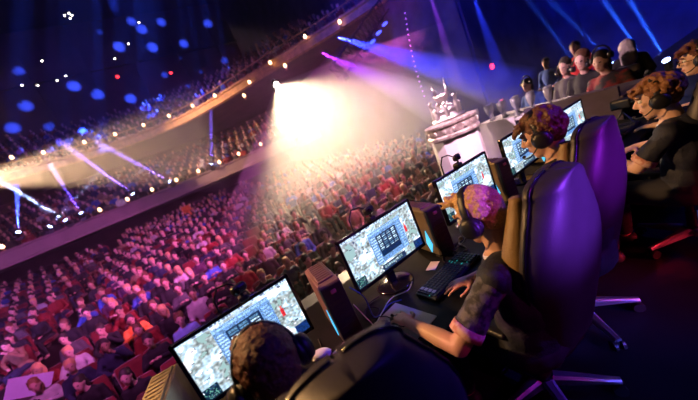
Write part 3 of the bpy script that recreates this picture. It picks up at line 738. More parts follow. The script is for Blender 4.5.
# ------------------------------------------------------------------ gaming chair
def chair_proto():
    t = thing('gaming_chair', 'x', 'chair')
    # star base
    for k in range(5):
        a = 2*PI*k/5+.35; d = V((math.cos(a), math.sin(a), 0)); n = V((-d.y, d.x, 0))
        b = MB(); secs = []
        for u, w, zt, zb in ((.03, .032, .135, .085), (.12, .028, .125, .08), (.24, .022, .105, .075), (.335, .018, .09, .07)):
            secs.append([d*u+n*w+V((0, 0, zb)), d*u-n*w+V((0, 0, zb)), d*u-n*w+V((0, 0, zt-.01)), d*u-n*w*.5+V((0, 0, zt)), d*u+n*w*.5+V((0, 0, zt)), d*u+n*w+V((0, 0, zt-.01))])
        b.loft(secs); sp = obj('base_spoke', b, 'polished_metal', parent=t)
        b = MB(); p = d*.32
        for s in (-1, 1): b.cyl(p+n*s*.012+V((0, 0, .032)), p+n*s*.03+V((0, 0, .032)), .031, n=14)
        b.cyl(p+V((0, 0, .03)), p+V((0, 0, .075)), .01, n=8); obj('caster', b, 'black_plastic', parent=sp)
    b = MB(); b.cyl((0, 0, .07), (0, 0, .14), .05, n=16); b.cyl((0, 0, .1), (0, 0, .26), .03, n=14); b.cyl((0, 0, .25), (0, 0, .41), .02, n=14); b.box((0, 0, .41), (.2, .26, .03), ch=.008); obj('column', b, 'dark_metal', parent=t)
    b = MB(); b.box((0, .02, .475), (.36, .48, .10), ch=.035); seat = obj('seat', b, 'chair_leather', parent=t, flat=False)
    for s in (-1, 1): b = MB(); b.box((s*.22, .02, .495), (.10, .47, .13), ch=.04); sobj('seat_bolster', b, 'chair_leather', parent=seat)
    # backrest: lofted shell, reclined
    kp = [(0, .225), (.12, .225), (.25, .235), (.4, .258), (.52, .272), (.62, .270), (.70, .252), (.78, .222), (.86, .185), (.92, .155)]
    prof = []
    for i in range(24):
        v = .92*i/23; k = max(q for q in range(len(kp)-1) if kp[q][0] <= v+1e-9); f = (v-kp[k][0])/(kp[k+1][0]-kp[k][0]); f = f*f*(3-2*f)*.4+f*.6; prof.append((v, kp[k][1]*(1-f)+kp[k+1][1]*f))
    prof += [(.92+.08*math.sin(a), .155*math.cos(a)**.75+.003) for a in [PI/2*q/8 for q in range(1, 8)]]+[(1.0, .012)]
    z0, z1 = .50, 1.32; y0, y1 = -.20, -.335
    def sec(v, w, kind):
        z = z0+(z1-z0)*v; y = y0+(y1-y0)*v-.03*math.sin(PI*v)
        out = []
        if kind == 'shell':
            for a in [2*PI*k/40 for k in range(40)]:
                cx, sy = math.cos(a), math.sin(a)
                X = w*(abs(cx)**.7)*(1 if cx >= 0 else -1)
                Y = y+(.055*(abs(sy)**.8) if sy >= 0 else -.055*(abs(sy)**.6))+.05*(abs(cx)**3)
                out.append(V((X, Y, z)))
        return out
    b = MB(); b.loft([sec(v, w, 'shell') for v, w in prof]); bk = sobj('backrest', b, 'chair_leather', parent=t)
    for s in (-1, 1):
        b = MB(); secs = []
        for v, w in prof:
            if v < .05 or v > .95: continue
            z = z0+(z1-z0)*v; y = y0+(y1-y0)*v-.03*math.sin(PI*v)+.05; th = .05*(1-.55*max(0, v-.6)/.4)
            secs.append([V((s*(w-.022+.030*math.cos(a)), y+.045+th*math.sin(a), z)) for a in [2*PI*k/12 for k in range(12)]])
        b.loft(secs); sobj('side_bolster', b, 'tan_leather', parent=bk)
        b = MB(); P = []
        for v, w in prof:
            z = z0+(z1-z0)*v; y = y0+(y1-y0)*v-.03*math.sin(PI*v)+.05
            P.append((s*(w+.004), y-.012, z))
        b.tube(P, .006, 6); sobj('piping', b, 'gloss_black', parent=bk)
    b = MB(); b.cap((-.1, y0+.03, .86), (.1, y0+.03, .86), .045); sobj('lumbar_cushion', b, 'chair_leather', parent=bk)
    for s in (-1, 1):
        b = MB(); b.box((s*.29, .0, .70), (.08, .27, .03), ch=.012); ar = obj('armrest', b, 'tan_leather' if 0 else 'black_plastic', parent=t, flat=False)
        b = MB(); b.cyl((s*.29, 0, .44), (s*.29, 0, .69), .022, n=12); b.box((s*.24, 0, .435), (.14, .06, .02), ch=.005); obj('armrest_post', b, 'dark_metal', parent=ar)
    return t
ch = chair_proto()
chairs = [(.12, .85, -.06, 'gaming chair at the bottom edge behind the auburn haired player, only its top showing'),
          (1.12, .90, .0, 'large gaming chair with golden side bolster behind the blond player'),
          (1.77, 1.0, .0, 'gaming chair behind the dark curly haired player, glowing violet'),
          (2.86, .66, -.25, 'black gaming chair at the right edge behind the player seen in profile'),
          (4.0, .56, -.3, 'gaming chair at the right edge behind the player with glasses')]
ch.location = (*chairs[0][:2], 0); ch.rotation_euler.z = chairs[0][2]; ch['label'] = chairs[0][3]
for q_, (x, y, a, lab) in enumerate(chairs[1:]):
    r_c = dup(ch, (x, y, 0), a, lab)
    if q_ > 1: plain = r_c; [setmat(g, 'chair_leather') for c_ in kids(r_c) for g in kids(c_) if g.name.startswith('side_bolster')]
[setmat(g, 'chair_leather') for c_ in kids(ch) for g in kids(c_) if g.name.startswith('side_bolster')]

# ------------------------------------------------------------------ players
def hand(b, wrist, d, palm_n, side, curl=.5, spread=1., s=1.):
    """adds a hand: palm, four fingers with bends, thumb. d = pointing direction, palm_n = back of hand direction, side = direction of the thumb"""
    d = V(d).normalized(); up = V(palm_n); up = (up-d*up.dot(d)).normalized(); sd = d.cross(up).normalized()
    if sd.dot(V(side)) < 0: sd = -sd
    w = V(wrist); R = Matrix((sd, d, up)).transposed()
    b.ell(w+d*.045*s, (.040*s, .054*s, .016*s), R=R); b.ell(w+d*.07*s+sd*.0*s, (.042*s, .03*s, .014*s), R=R); b.cap(w-d*.02, w+d*.02*s, .023*s, .024*s)
    for k, (o, L, r) in enumerate(((.031, .072, .0088), (.0105, .08, .0092), (-.011, .074, .0088), (-.031, .058, .0078))):
        p = w+d*(.088-(.006 if k in (0, 2) else 0)-(.014 if k == 3 else 0))*s+sd*o*s; b.cap(w+d*.05*s+sd*o*.9*s, p, r*1.1*s, r*s, 10)
        dd = (d+sd*o*6*spread).normalized(); ang = 0
        for j, f in enumerate((.44, .32, .24)):
            ang += curl*(.45, .65, .5)[j]; v = dd*math.cos(ang)-up*math.sin(ang); q = p+v*L*f*s; b.cap(p, q, r*(1-.08*j)*s, r*(1-.08*(j+1))*s, 10); p = q
    p = w+d*.02*s+sd*.026*s-up*.004; q = p+(d*.55+sd*.8-up*.2).normalized()*.042*s; b.cap(p, q, .014*s, .011*s, 10)
    q2 = q+(d*.85+sd*.4-up*.25).normalized()*.03*s; b.cap(q, q2, .011*s, .0095*s, 10); q3 = q2+(d*.95+sd*.1-up*.3).normalized()*.024*s; b.cap(q2, q3, .0095*s, .008*s, 10)
def player(label, head, look, tiltf, joints, hairm, hairstyle, skin, headset_label, shirt='jersey', sleeve=None, glasses=False, side_roll=0., voxel=.0055, cup=True):
    H = V(head); base = V((joints['pelvis'][0], joints['pelvis'][1], 0))
    t = thing('person', label, 'person', base)
    J = {k: V(v) for k, v in joints.items() if isinstance(v, (tuple, list))}
    R = Matrix.Rotation(look, 3, 'Z')@Matrix.Rotation(-tiltf, 3, 'X')@Matrix.Rotation(side_roll, 3, 'Y')   # face along +y
    def h(x, y, z): return H+R@V((x, y, z))
    b = MB()
    b.ell(h(0, -.012, .03), (.074, .094, .088), R=R, n=20, m=14); b.ell(h(0, .022, -.035), (.060, .068, .082), R=R, n=18, m=12); b.ell(h(0, .055, -.098), (.032, .028, .022), R=R)
    b.ell(h(0, .035, -.085), (.046, .05, .03), R=R)
    b.cap(h(0, .084, .022), h(0, .106, -.018), .009, .013); b.ell(h(0, .1, -.024), (.018, .013, .010), R=R)
    b.ell(h(0, .083, .033), (.05, .012, .010), R=R); b.ell(h(0, .087, -.058), (.025, .010, .011), R=R)
    for s in (-1, 1):
        b.ell(h(s*.038, .066, -.01), (.02, .018, .018), R=R); b.ell(h(s*.075, -.005, -.008), (.010, .02, .033), R=R); b.ell(h(s*.078, -.012, .004), (.012, .016, .02), R=R)
    b.cap(h(0, -.025, -.05), J['neck'], .054, .058); b.ell(J['neck']+V((0, 0, -.03)), (.09, .07, .05))
    C_ = J['chest']; b.ell(C_, (.165, .105, .20)); b.ell(J['pelvis'].lerp(C_, .4), (.145, .105, .18)); b.ell(J['pelvis'], (.165, .12, .12))
    b.cap(J['shl'], J['shr'], .055)
    for a in 'lr':
        b.cap(J['sh'+a], J['el'+a], .050, .040, 14); b.cap(J['el'+a], J['el'+a].lerp(J['wr'+a], .35), .039, .040, 14); b.cap(J['el'+a].lerp(J['wr'+a], .35), J['wr'+a], .040, .026, 14)
        hd = J['ha'+a]-J['wr'+a]; sd = V((1, 0, 0)) if a == 'l' else V((-1, 0, 0))
        hand(b, J['wr'+a], hd, joints.get('up'+a, (0, 0, 1)), sd, joints.get('curl'+a, .5))
        s = -1 if a == 'l' else 1
        k_ = J['pelvis']+V((s*.13, .40, .02)); f_ = V((k_.x+s*.02, k_.y+.02, .09)); hip = J['pelvis']+V((s*.09, .02, 0))
        b.cap(hip, k_, .085, .06); b.cap(k_, f_, .056, .038); b.cap(f_-V((0, .03, .045)), f_+V((0, .14, -.05)), .042, .035)
    me = fuse(b, voxel, 4); me.transform(Matrix.Translation(-base))
    body = link('body', me, [skin, 'lips'], t)
    Ri = R.transposed()
    for p in me.polygons:
        q = Ri@(p.center+base-H)
        if abs(q.x) < .024 and q.y > .083 and -.067 < q.z < -.049: p.material_index = 1
    for s in (-1, 1):
        b = MB(); b.ell(h(s*.031, .073, .012), .0135); b.mi = 1; b.ell(h(s*.031, .0815, .012), .0068); sobj('eye', b, ['eye_white', 'iris'], parent=body, origin=base)
        b = MB(); b.tube([h(s*.012, .095, .036), h(s*.03, .094, .041), h(s*.05, .078, .036)], .0045, 6); sobj('eyebrow', b, hairm, parent=body, origin=base)
    # hair
    r = random.Random(len(label)); b = MB(); b.ell(h(0, -.022, .042), (.081, .095, .088), R=R, n=18, m=12); b.ell(h(0, -.05, -.005), (.074, .066, .075), R=R)
    nt_ = 230 if hairstyle != 'short' else 520
    for k in range(nt_):
        a = r.uniform(0, 2*PI); e = math.asin(r.uniform(-.5, 1)); x, y, z = math.cos(a)*math.cos(e), math.sin(a)*math.cos(e), math.sin(e)
        if y > .45 and z < .45: continue
        if y > .0 and z < .12: continue
        P = V((x*.083, -.02+y*.1, .035+z*.095))
        if hairstyle == 'curly': b.ell(h(*P), r.uniform(.013, .024), n=8, m=6)
        elif hairstyle == 'short':
            d = V((r.uniform(-.3, .3), .6, .25)); b.cap(h(*(P*.96)), h(*(P*1.0+d*.022)), .010, .005, 6)
        else:
            d = V((r.uniform(-.5, .5), r.uniform(.2, .9), r.uniform(-.1, .5))); b.cap(h(*(P*.98)), h(*(P+d*.034)), .012, .005, 7)
    if hairstyle != 'short':
        for k in range(30): b.cap(h(r.uniform(-.06, .06), .055, .09+r.uniform(-.01, .02)), h(r.uniform(-.07, .07), .1+r.uniform(-.01, .015), .07+r.uniform(-.02, .03)), .013, .006, 7)
    else:
        for k in range(36): x0 = r.uniform(-.06, .06); b.cap(h(x0, .05, .10), h(x0*1.1, .092+r.uniform(-.01, .02), .108+r.uniform(-.015, .025)), .011, .005, 7)
    me = fuse(b, .0052, 4 if hairstyle == 'short' else 2, .003, 90); me.transform(Matrix.Translation(-base)); link('hair', me, hairm, t)
    # jersey
    b = MB(); b.ell(C_, (.185, .125, .215)); b.ell(J['pelvis'].lerp(C_, .4), (.17, .125, .2)); b.ell(J['pelvis']+V((0, 0, .03)), (.185, .135, .11)); b.cap(J['shl'], J['shr'], .067); b.ell(J['neck']+V((0, 0, -.055)), (.115, .085, .045))
    me = fuse(b, .010, 3, .008, 14); me.transform(Matrix.Translation(-base)); sh = link('shirt', me, shirt, t)
    for a in 'lr':
        b = MB(); e = J['sh'+a].lerp(J['el'+a], .78); b.cap(J['sh'+a], J['sh'+a].lerp(e, .5), .060, .057, 16); b.cyl(J['sh'+a].lerp(e, .5), e, .057, .060, 16)
        me = fuse(b, .008, 2, .006, 25); me.transform(Matrix.Translation(-base)); sl = link('sleeve', me, sleeve or shirt, sh)
        b = MB(); d = (e-J['sh'+a]).normalized(); F = frame(d)
        for (q0, rr) in ((e-d*.028, .070),):
            vs = []; n = 20
            for (off, ro) in ((0, .0635), (0, .057), (.04, .059), (.04, .066)):
                vs += [q0+d*off+F@V((math.cos(2*PI*i/n)*ro, math.sin(2*PI*i/n)*ro, 0)) for i in range(n)]
            fs = [(k*n+i, k*n+(i+1) % n, ((k+1) % 4)*n+(i+1) % n, ((k+1) % 4)*n+i) for k in range(4) for i in range(n)]
            b.add(vs, fs)
        sobj('sleeve_cuff', b, 'cuff_pink', parent=sl, origin=base)
    b = MB(); nk = J['neck']+V((0, 0, .0)); pts = [nk+V((.078*math.cos(a), .066*math.sin(a)-.004, -.012-.018*math.sin(a))) for a in [2*PI*k/20 for k in range(20)]]
    b.tube(pts, .011, 8, True); sobj('collar', b, 'collar_white', parent=sh, origin=base)
    b = MB(); b.ell(J['pelvis'], (.185, .14, .125))
    for s in (-1, 1):
        k_ = J['pelvis']+V((s*.13, .40, .02)); f_ = V((k_.x+s*.02, k_.y+.02, .13)); hip = J['pelvis']+V((s*.09, .02, 0)); b.cap(hip, k_, .1, .075); b.cap(k_, f_, .07, .055)
    me = fuse(b, .014, 2); me.transform(Matrix.Translation(-base)); link('trousers', me, 'trousers', t)
    for s in (-1, 1):
        k_ = J['pelvis']+V((s*.13, .40, .02)); f_ = V((k_.x+s*.02, k_.y+.02, .09)); b = MB(); b.cap(f_-V((0, .03, .042)), f_+V((0, .15, -.047)), .048, .04); me = fuse(b, .012, 1)
        for v in me.vertices: v.co.z = max(v.co.z, .002)
        me.transform(Matrix.Translation(-base)); link('shoe', me, 'shoe', t)
    # headset
    hs = thing('headset', headset_label, 'headset', H)
    b = MB(); P = [];
    for k in range(17):
        a = PI*k/16; P.append(h(.098*math.cos(a), -.008, -.0+.137*math.sin(a)) if 0 < k < 16 else h(.094*math.cos(a), -.008, -.01))
    n_ = R@V((0, 1, 0)); secs = []
    for i, p in enumerate(P):
        d = (P[min(i+1, 16)]-P[max(i-1, 0)]).normalized(); o = d.cross(n_).normalized()
        secs.append([p+o*.007*math.sin(q)+n_*.019*math.cos(q) for q in [2*PI*j/12 for j in range(12)]])
    b.loft(secs); sobj('headband', b, 'black_plastic', parent=hs, origin=H)
    for s in (-1, 1):
        b = MB(); X = R@V((s, 0, 0)); c0 = h(s*.076, -.005, -.012); b.cyl(c0, c0+X*.02, .046, .050, 20); b.cyl(c0+X*.018, c0+X*.046, .050, .040, 20); b.ell(c0+X*.044, (.012, .040, .040), R=R, n=14, m=8)
        sobj('ear_cup', b, 'black_plastic', parent=hs, origin=H)
    b = MB(); b.tube(smooth3([h(-.10, .02, -.03), h(-.10, .07, -.065), h(-.07, .115, -.075), h(-.035, .125, -.07)], 5), .0035, 6); b.ell(h(-.03, .125, -.07), (.014, .009, .009)); sobj('microphone', b, 'black_plastic', parent=hs, origin=H)
    if glasses:
        g = thing('eyeglasses', 'dark framed glasses worn by the player at the far right edge', 'glasses', H)
        b = MB()
        for s in (-1, 1):
            b.tube([h(s*.033+.024*math.cos(a), .106, .008+.017*math.sin(a)) for a in [2*PI*k/16 for k in range(16)]], .0022, 6, True); b.tube([h(s*.056, .104, .012), h(s*.082, .06, .012), h(s*.09, -.005, .008)], .002, 6)
        b.tube([h(-.01, .107, .012), h(.01, .107, .012)], .002, 6); sobj('glasses_frame', b, 'gloss_black', parent=g, origin=H)
    return t
def joints(hx, hy, hz, **k):
    d = dict(neck=(hx+.005, hy-.05, hz-.15), chest=(hx+.01, hy-.10, hz-.34), pelvis=(hx+.01, hy-.06 if hy < .9 else hy-.08, .57), shl=(hx-.165, hy-.06, hz-.20), shr=(hx+.175, hy-.06, hz-.20),
             ell=(hx-.27, hy+.02, hz-.43), elr=(hx+.27, hy+.02, hz-.43), wrl=(hx-.2, hy+.24, .785), wrr=(hx+.2, hy+.24, .785), hal=(hx-.19, hy+.33, .785), har=(hx+.19, hy+.33, .785)); d.update(k); return d
PH = [(-.02, .87, 1.2), (.96, .83, 1.2), (1.68, .88, 1.325), (2.60, .66, 1.19), (3.62, .66, 1.21)]
player('auburn haired player at the bottom edge in front of the nearest monitor', PH[0], .1, .35, joints(*PH[0], elr=(.33, .92, .80), wrr=(.385, 1.06, .80), har=(.39, 1.15, .80), upr=(.1, 0, 1)), 'hair_auburn', 'short', 'skin_fair', 'black headset worn by the auburn haired player at the bottom edge')
player('blond player in a dark patterned jersey with his left hand on a white mat', PH[1], .18, .25,
       joints(*PH[1], shl=(.81, .73, 1.0), ell=(.595, .81, .80), wrl=(.585, 1.10, .80), hal=(.59, 1.2, .795), shr=(1.14, .78, 1.0), elr=(1.25, .86, .82), wrr=(1.0, 1.03, .80), har=(.91, 1.1, .795), curll=.55, curlr=.35), 'hair_blond', 'short', 'skin', 'black headset worn by the blond player', sleeve='jersey_print')
player('dark curly haired player leaning towards his screen behind a violet lit chair', PH[2], .35, .25, joints(*PH[2], wrr=(1.98, 1.18, .80), har=(1.92, 1.28, .80), elr=(2.0, .98, .82)), 'hair_brown', 'curly', 'skin', 'black headset worn by the dark curly haired player', voxel=.007)
player('curly chestnut haired player seen in profile with folded hands', PH[3], .30, .12, joints(*PH[3], wrl=(2.58, .93, .80), hal=(2.66, .97, .80), wrr=(2.85, .88, .80), har=(2.78, .93, .80), ell=(2.40, .75, .80), elr=(2.88, .72, .80)), 'hair_chestnut', 'curly', 'skin_fair', 'black headset worn by the player seen in profile', voxel=.007)
player('player with glasses and reddish hair cut off by the right edge', PH[4], .34, .05, joints(*PH[4]), 'hair_auburn', 'messy', 'skin_fair', 'black headset worn by the player with glasses', glasses=True, voxel=.007)

# ------------------------------------------------------------------ trophy pedestal
PX, PY = 3.78, 3.22
t = thing('pedestal', 'white drum shaped pedestal carrying the trophy beyond the third monitor', 'pedestal', (PX, PY, 0))
b = MB(); n = 12; b.loft([[V((.37*s*math.cos(2*PI*i/n+.2), .37*s*math.sin(2*PI*i/n+.2), z)) for i in range(n)] for s, z in ((1.05, 0), (1.05, .04), (1, .06), (1, 1.10))]); obj('drum', b, 'pedestal_white', parent=t)
b = MB(); b.lathe([(.375, 1.09), (.40, 1.10), (.40, 1.14), (.38, 1.16), (.38, 1.27), (.40, 1.29), (.40, 1.32), (.26, 1.34)], n=32)
for i in range(16): a = 2*PI*i/16; b.box((.385*math.cos(a), .385*math.sin(a), 1.215), (.04, .05, .06), R=Matrix.Rotation(a, 3, 'Z'), ch=.012)
obj('rim', b, 'pedestal_band', parent=t)
t = thing('trophy', 'ornate silver trophy with winged figures on the white pedestal', 'trophy', (PX, PY, 1.34))
b = MB(); b.lathe([(.25, 0), (.25, .04), (.18, .06), (.16, .12), (.19, .15), (.12, .19), (.06, .22), (.05, .27), (.08, .31), (.11, .35), (.12, .40), (.10, .40)], n=32); sobj('cup', b, 'silver', parent=t)
for i in range(7):
    a = 2*PI*i/7+.3; p = V((.20*math.cos(a), .20*math.sin(a), .05)); hh = .18+.07*(i % 3)
    b = MB(); b.cap(p, p+V((0, 0, hh*.6)), .035, .03, 8); b.ell(p+V((0, 0, hh*.85)), .032, n=8, m=6)
    for s in (-1, 1): b.cap(p+V((0, 0, hh*.55)), p+V((s*.07*math.sin(a)+.03*math.cos(a), -s*.07*math.cos(a)+.03*math.sin(a), hh*.95)), .02, .005, 6)
    link('figurine', fuse(b, .012, 1), 'silver', t)
for s, (dx, dy, z1) in ((0, (-.10, .0, .56)), (1, (.10, -.02, .62))):
    b = MB(); b.tube([(dx*.9, dy, .36), (dx*1.3, dy, .46), (dx*1.4, dy, z1)], [.018, .02, .006], 8); sobj('handle', b, 'silver', parent=t)

# ------------------------------------------------------------------ opposing team
A, B = V((4.02, 1.28, 0)), V((4.5, 3.3, 0)); d = (B-A).normalized(); nrm = V((-d.y, d.x, 0)); ang = math.atan2(d.y, d.x)
t = thing('desk', 'opposing team\'s desk with a dark violet front panel, set at an angle', 'desk', (A+B)/2, ang); L = (B-A).length
b = MB(); b.box((-.28*L, -.32, .985), (L*.44+.1, .72, .035), ch=.008); obj('desktop', b, 'panel_violet', parent=t)
b = MB(); b.box((.24*L, -.32, .985), (L*.6, .72, .035), ch=.008); o = obj('desktop', b, 'panel_white', parent=t); o['label'] = 'white far end of the desktop'
b = MB(); b.box((-L*.24, .03, .55), (L*.54, .03, 1.10)); obj('front_panel', b, 'panel_violet', parent=t)
b = MB(); b.box((L*.31, .03, .53), (L*.38, .03, 1.0)); o = obj('front_panel', b, 'panel_white', parent=t); o['label'] = 'white end of the front panel'
for s in (-1, 1): b = MB(); b.box((s*L*.47, -.3, .49), (.04, .6, .97)); obj('leg', b, 'dark_metal', parent=t)
out = V((math.sin(ang), -math.cos(ang), 0))           # towards the players of that team
def on(k, o, z=1.0): p = A.lerp(B, k)+out*o; return V((p.x, p.y, z))
pr0 = None
for i in range(16):
    k = .38+.042*i; p = on(k, .06+.12*(i % 3)); lab = 'clear glass prize cup standing on the white end of the opposing team\'s desk'
    if pr0 is None:
        pr0 = thing('glass_cup', lab, 'cup', p, 0, 'glass cups on the opposing desk')
        b = MB(); b.lathe([(.038, .003), (.038, .012), (.012, .02), (.010, .10), (.026, .13), (.042, .19), (.045, .28), (.040, .28)], n=16); sobj('bowl', b, 'glass_prize', parent=pr0)
        b = MB(); b.box((0, 0, .0), (.08, .08, .012), ch=.003); obj('plinth', b, 'case_dark', parent=pr0)
    else: dup(pr0, p, rnd.uniform(0, 3))
def small_player(x, y, z, rz, sh, hair, lab, hs_lab):
    tt = spectator(x, y, z, rz, sh, lab, v=[1, 4][rnd.random() < .5], sk=SK[0], hr=hair)
    h_ = thing('headset', hs_lab, 'headset', (x, y, z+1.19), rz)
    b = MB(); b.tube([(.1*math.cos(PI*k/10), .03, .13*math.sin(PI*k/10)) for k in range(11)], .011, 6); sobj('headband', b, 'black_plastic', parent=h_)
    for s in (-1, 1): b = MB(); b.cyl((s*.075, .02, -.01), (s*.115, .02, -.01), .042, .036, 14); sobj('ear_cup', b, 'black_plastic', parent=h_)
face = -1.75
for hx_, hy_, hz_, sh, hr, lab, yy in ((4.79, 1.63, .19, 'jersey_red', 'hair_dark', 'opposing player in dark red jersey, nearest the long haired person', .1), (5.04, 1.95, .15, 'cloth_black', 'hair_brown', 'opposing player in dark clothing, second from the long haired person', .1),
                          (5.66, 2.42, .11, 'cloth_grey', 'hair_dark', 'opposing player in grey, third from the long haired person', 0), (6.1, 3.23, .11, 'cloth_blue', 'hair_dark', 'opposing player in blue at the far end beyond the glass cups', 0)):
    small_player(hx_, hy_, hz_, face+yy, sh, hr, lab, 'black headset on the '+lab.split(',')[0].split(' at the')[0])
    st = seat_at(hx_, hy_); st.name = 'team_chair'; st.location.z = hz_-.02; st.rotation_euler.z = face+yy; tag(st, 'chair under the '+lab, 'chair')
    for c_ in kids(st):
        if c_.name.startswith(('backrest', 'seat')): setmat(c_, 'chair_leather')
q = (5.45, 2.4, 0); b = MB(); b.box((0, 0, .0), (1.9, 3.0, .09)); o = obj('riser', b, 'stage_floor'); o.location = (q[0], q[1], .046); tag(o, 'low black riser under the opposing team\'s chairs', 'riser')
stander(6.6, 2.56, 0, face+.2, 'red_shirt', 'hair_dark', 'bearded person in a bright red jacket standing behind the opposing players', H=1.66)
stander(7.63, 3.53, 0, face+.1, 'cloth_blue', 'hair_dark', 'person in blue standing far behind the opposing players', H=1.56)
stander(5.75, 1.66, 0, face+PI+.5, 'cloth_black', 'hair_grey', 'person with long fair hair in black seen from behind, beside the opposing players', H=1.42, longhair=True)
t = thing('video_camera', 'small black video camera on a stand beside the farthest monitor', 'camera', (3.82, 1.22, DZ))
for a in (0, 2.1, 4.2): b = MB(); b.tube([(.09*math.cos(a), .09*math.sin(a), .006), (0, 0, .12)], .007, 6); obj('tripod_leg', b, 'black_plastic', parent=t)
b = MB(); b.box((0, 0, .20), (.09, .16, .09), ch=.015); b.cyl((0, 0, .12), (0, 0, .16), .012, n=10); obj('camera_body', b, 'black_plastic', parent=t)
b = MB(); b.cyl((0, -.08, .2), (0, -.14, .2), .034, .038, 16); obj('lens', b, 'gloss_black', parent=t)

# ------------------------------------------------------------------ haze in the hall
hz = bpy.data.materials.new('stage_haze'); hz.use_nodes = True; nt = hz.node_tree; nt.nodes.clear()
vs_ = nt.nodes.new('ShaderNodeVolumeScatter'); vs_.inputs['Density'].default_value = .005; vs_.inputs['Anisotropy'].default_value = .35; vs_.inputs['Color'].default_value = (1, .97, .95, 1)
mo = nt.nodes.new('ShaderNodeOutputMaterial'); nt.links.new(vs_.outputs['Volume'], mo.inputs['Volume']); M['stage_haze'] = hz
b = MB(); P = [(-23.9, 4.0), (5.6, 4.0), (5.6, -5.9), (21.9, -5.9), (21.9, 7.9), (11.9, 7.9), (11.9, 33.8), (-23.9, 33.8)]; n = 8
b.add([(x, y, -2.3) for x, y in P]+[(x, y, 19.9) for x, y in P], [tuple(range(7, -1, -1)), tuple(range(8, 16))]+[(i, (i+1) % n, n+(i+1) % n, n+i) for i in range(n)])
tag(obj('haze', b, 'stage_haze'), 'thin stage haze filling the hall, catching the light beams', 'haze', kind='stuff')

# ------------------------------------------------------------------ light
# warm shaft under the upper balcony from the left, warm wash on the lower balcony
spot('warm_shaft', (-8.8, 21.2, 6.9), (4.0, 21.9, 5.0), 30000, (1., .60, .34), 34, .6, .1)
beam_haze((-9.0, 21.2, 6.95), (4.0, 21.9, 5.0), 34, .05, 12., 'broad cone of added haze in the warm shaft under the upper balcony')  # denser haze added along the shaft to brighten it
spot('pink_wash', (3.0, 3.9, 3.4), (-4.5, 14., .6), 4600, (.95, .2, .78), 52, .5, .3)
spot('violet_wash', (-9, 4.2, 3.8), (-6, 14., .3), 3200, (.55, .2, 1.), 60, .5, .3)
spot('pink_front_wash', (-1.8, 3.0, 5.4), (-3.4, 8.0, -.8), 1500, (.95, .18, .8), 66, .7, .3)
spot('pink_side_wash', (6.6, 4.3, 5.2), (2.6, 11.5, -.6), 3600, (1., .16, .62), 62, .6, .3)
# deep blue light on the upper tier and the far walls
def gobo(name, loc, target, energy, col, deg, scale, thr, seed):
    o = spot(name, loc, target, energy, col, deg, .3, .02); l = o.data; l.use_nodes = True; nt = l.node_tree
    em = nt.nodes['Emission']; tc = nt.nodes.new('ShaderNodeTexCoord'); mp = nt.nodes.new('ShaderNodeMapping'); mp.inputs['Scale'].default_value = (scale,)*3; mp.inputs['Location'].default_value = (seed, seed*.7, 0)
    vo = nt.nodes.new('ShaderNodeTexVoronoi'); vo.inputs['Scale'].default_value = 1.; vo.inputs['Randomness'].default_value = .9
    rp = nt.nodes.new('ShaderNodeValToRGB'); rp.color_ramp.elements[0].position = thr; rp.color_ramp.elements[0].color = (1, 1, 1, 1); rp.color_ramp.elements[1].position = thr+.12; rp.color_ramp.elements[1].color = (.004, .004, .004, 1)
    nt.links.new(tc.outputs['Normal'], mp.inputs['Vector']); nt.links.new(mp.outputs['Vector'], vo.inputs['Vector']); nt.links.new(vo.outputs['Distance'], rp.inputs['Fac']); nt.links.new(rp.outputs['Color'], em.inputs['Strength'])
    return o
gobo('blue_gobo', (4, 3, 12), (-1, 33.5, 16.5), 900000, (.02, .07, 1.), 46, 16., .16, 4.6)
spot('blue_tier_wash', (6, 6, 12), (-1, 27, 9.5), 9000, (.12, .05, 1.), 45, .6, .1)
spot('blue_side_wash', (4., 5, 13), (14, 10, 4.), 8000, (.02, .03, 1.), 75, .6, .1)
spot('blue_stage_wash', (9., -4, 9), (21, 1, 6.5), 14000, (.01, .03, 1.), 70, .6, .1)
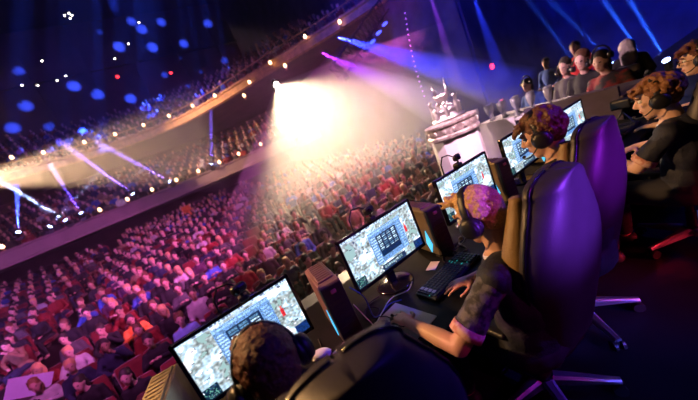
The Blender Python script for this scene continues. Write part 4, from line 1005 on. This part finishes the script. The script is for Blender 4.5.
# light on the stage
spot('warm_key', (-3.2, 5.2, 4.6), (1.3, .9, 1.0), 2300, (1., .52, .20), 46, .6, .15)
spot('pedestal_fill', (2.3, .4, 5.2), (PX, PY, .95), 4600, (1., .60, .78), 14, .6, .1)  # added spot brightening the drum, no fixture behind it
spot('trophy_side_light', (1.8, 6.4, 2.6), (PX, PY, 1.2), 500, (1., .7, .55), 16, .6, .1)
spot('opposing_front_fill', (1.2, 4.4, 3.8), (5.0, 2.6, 1.1), 1300, (1., .6, .75), 24, .5, .1)  # added to brighten the white desk end and the faces
spot('blue_back_light', (4.6, -2.6, 4.6), (1.35, .5, 1.4), 900, (.10, .03, 1.), 20, .8, .15)
spot('magenta_back_light', (2.0, -3.6, 3.4), (1.4, .5, 1.25), 170, (1., .02, .45), 24, .8, .15)
spot('blue_far_back_light', (6.4, -2.6, 4.6), (3.2, .7, 1.3), 420, (.10, .04, 1.), 22, .8, .15)
spot('red_spoke_fill', (2.7, -3.4, 1.3), (2.3, .6, .05), 1800, (1., .03, .06), 12, .6, .4)  # added spot for red highlights on the chair spokes
spot('blue_spoke_fill', (1.0, -3.4, 1.3), (1.75, .6, .05), 2400, (.08, .10, 1.), 10, .6, .4)  # added likewise for blue highlights on the spokes
spot('purple_chair_fill', (1.9, -3.2, 1.22), (1.13, .5, 1.17), 2700, (.26, .05, 1.), 9, .9, .08)  # added spot tinting the second chair's back purple
spot('violet_chair_fill', (2.7, -3.2, 1.15), (1.80, .6, 1.08), 1500, (.40, .02, 1.), 8.5, .9, .08)  # added spot tinting the third chair's back violet
spot('magenta_desk_light', (-1.2, 3.2, 2.4), (.75, 1.15, .76), 260, (1., .05, .42), 14, .5, .1)
w = bpy.data.worlds.new('hall'); sc.world = w; w.use_nodes = True; w.node_tree.nodes['Background'].inputs[0].default_value = (.02, .012, .05, 1); w.node_tree.nodes['Background'].inputs[1].default_value = .3

# ------------------------------------------------------------------ camera
cam = bpy.data.cameras.new('camera'); co = bpy.data.objects.new('camera', cam); C.objects.link(co); sc.camera = co
cam.sensor_width = 36; cam.lens = CF/698*36; cam.clip_start = .02; cam.clip_end = 200
co.matrix_world = Matrix.Translation((0, 0, CH))@Matrix((cR, cU, -_f)).transposed().to_4x4()
cam.dof.use_dof = True; cam.dof.focus_distance = 1.7; cam.dof.aperture_fstop = 1.3
sc.view_settings.view_transform = 'Standard'; sc.view_settings.look = 'None'; sc.view_settings.exposure = 0; sc.view_settings.gamma = 1
sc.cycles.max_bounces = 4; sc.cycles.diffuse_bounces = 2; sc.cycles.volume_bounces = 0; sc.cycles.glossy_bounces = 3; sc.cycles.transparent_max_bounces = 24
sc.cycles.use_denoising = True; sc.cycles.sample_clamp_indirect = 4
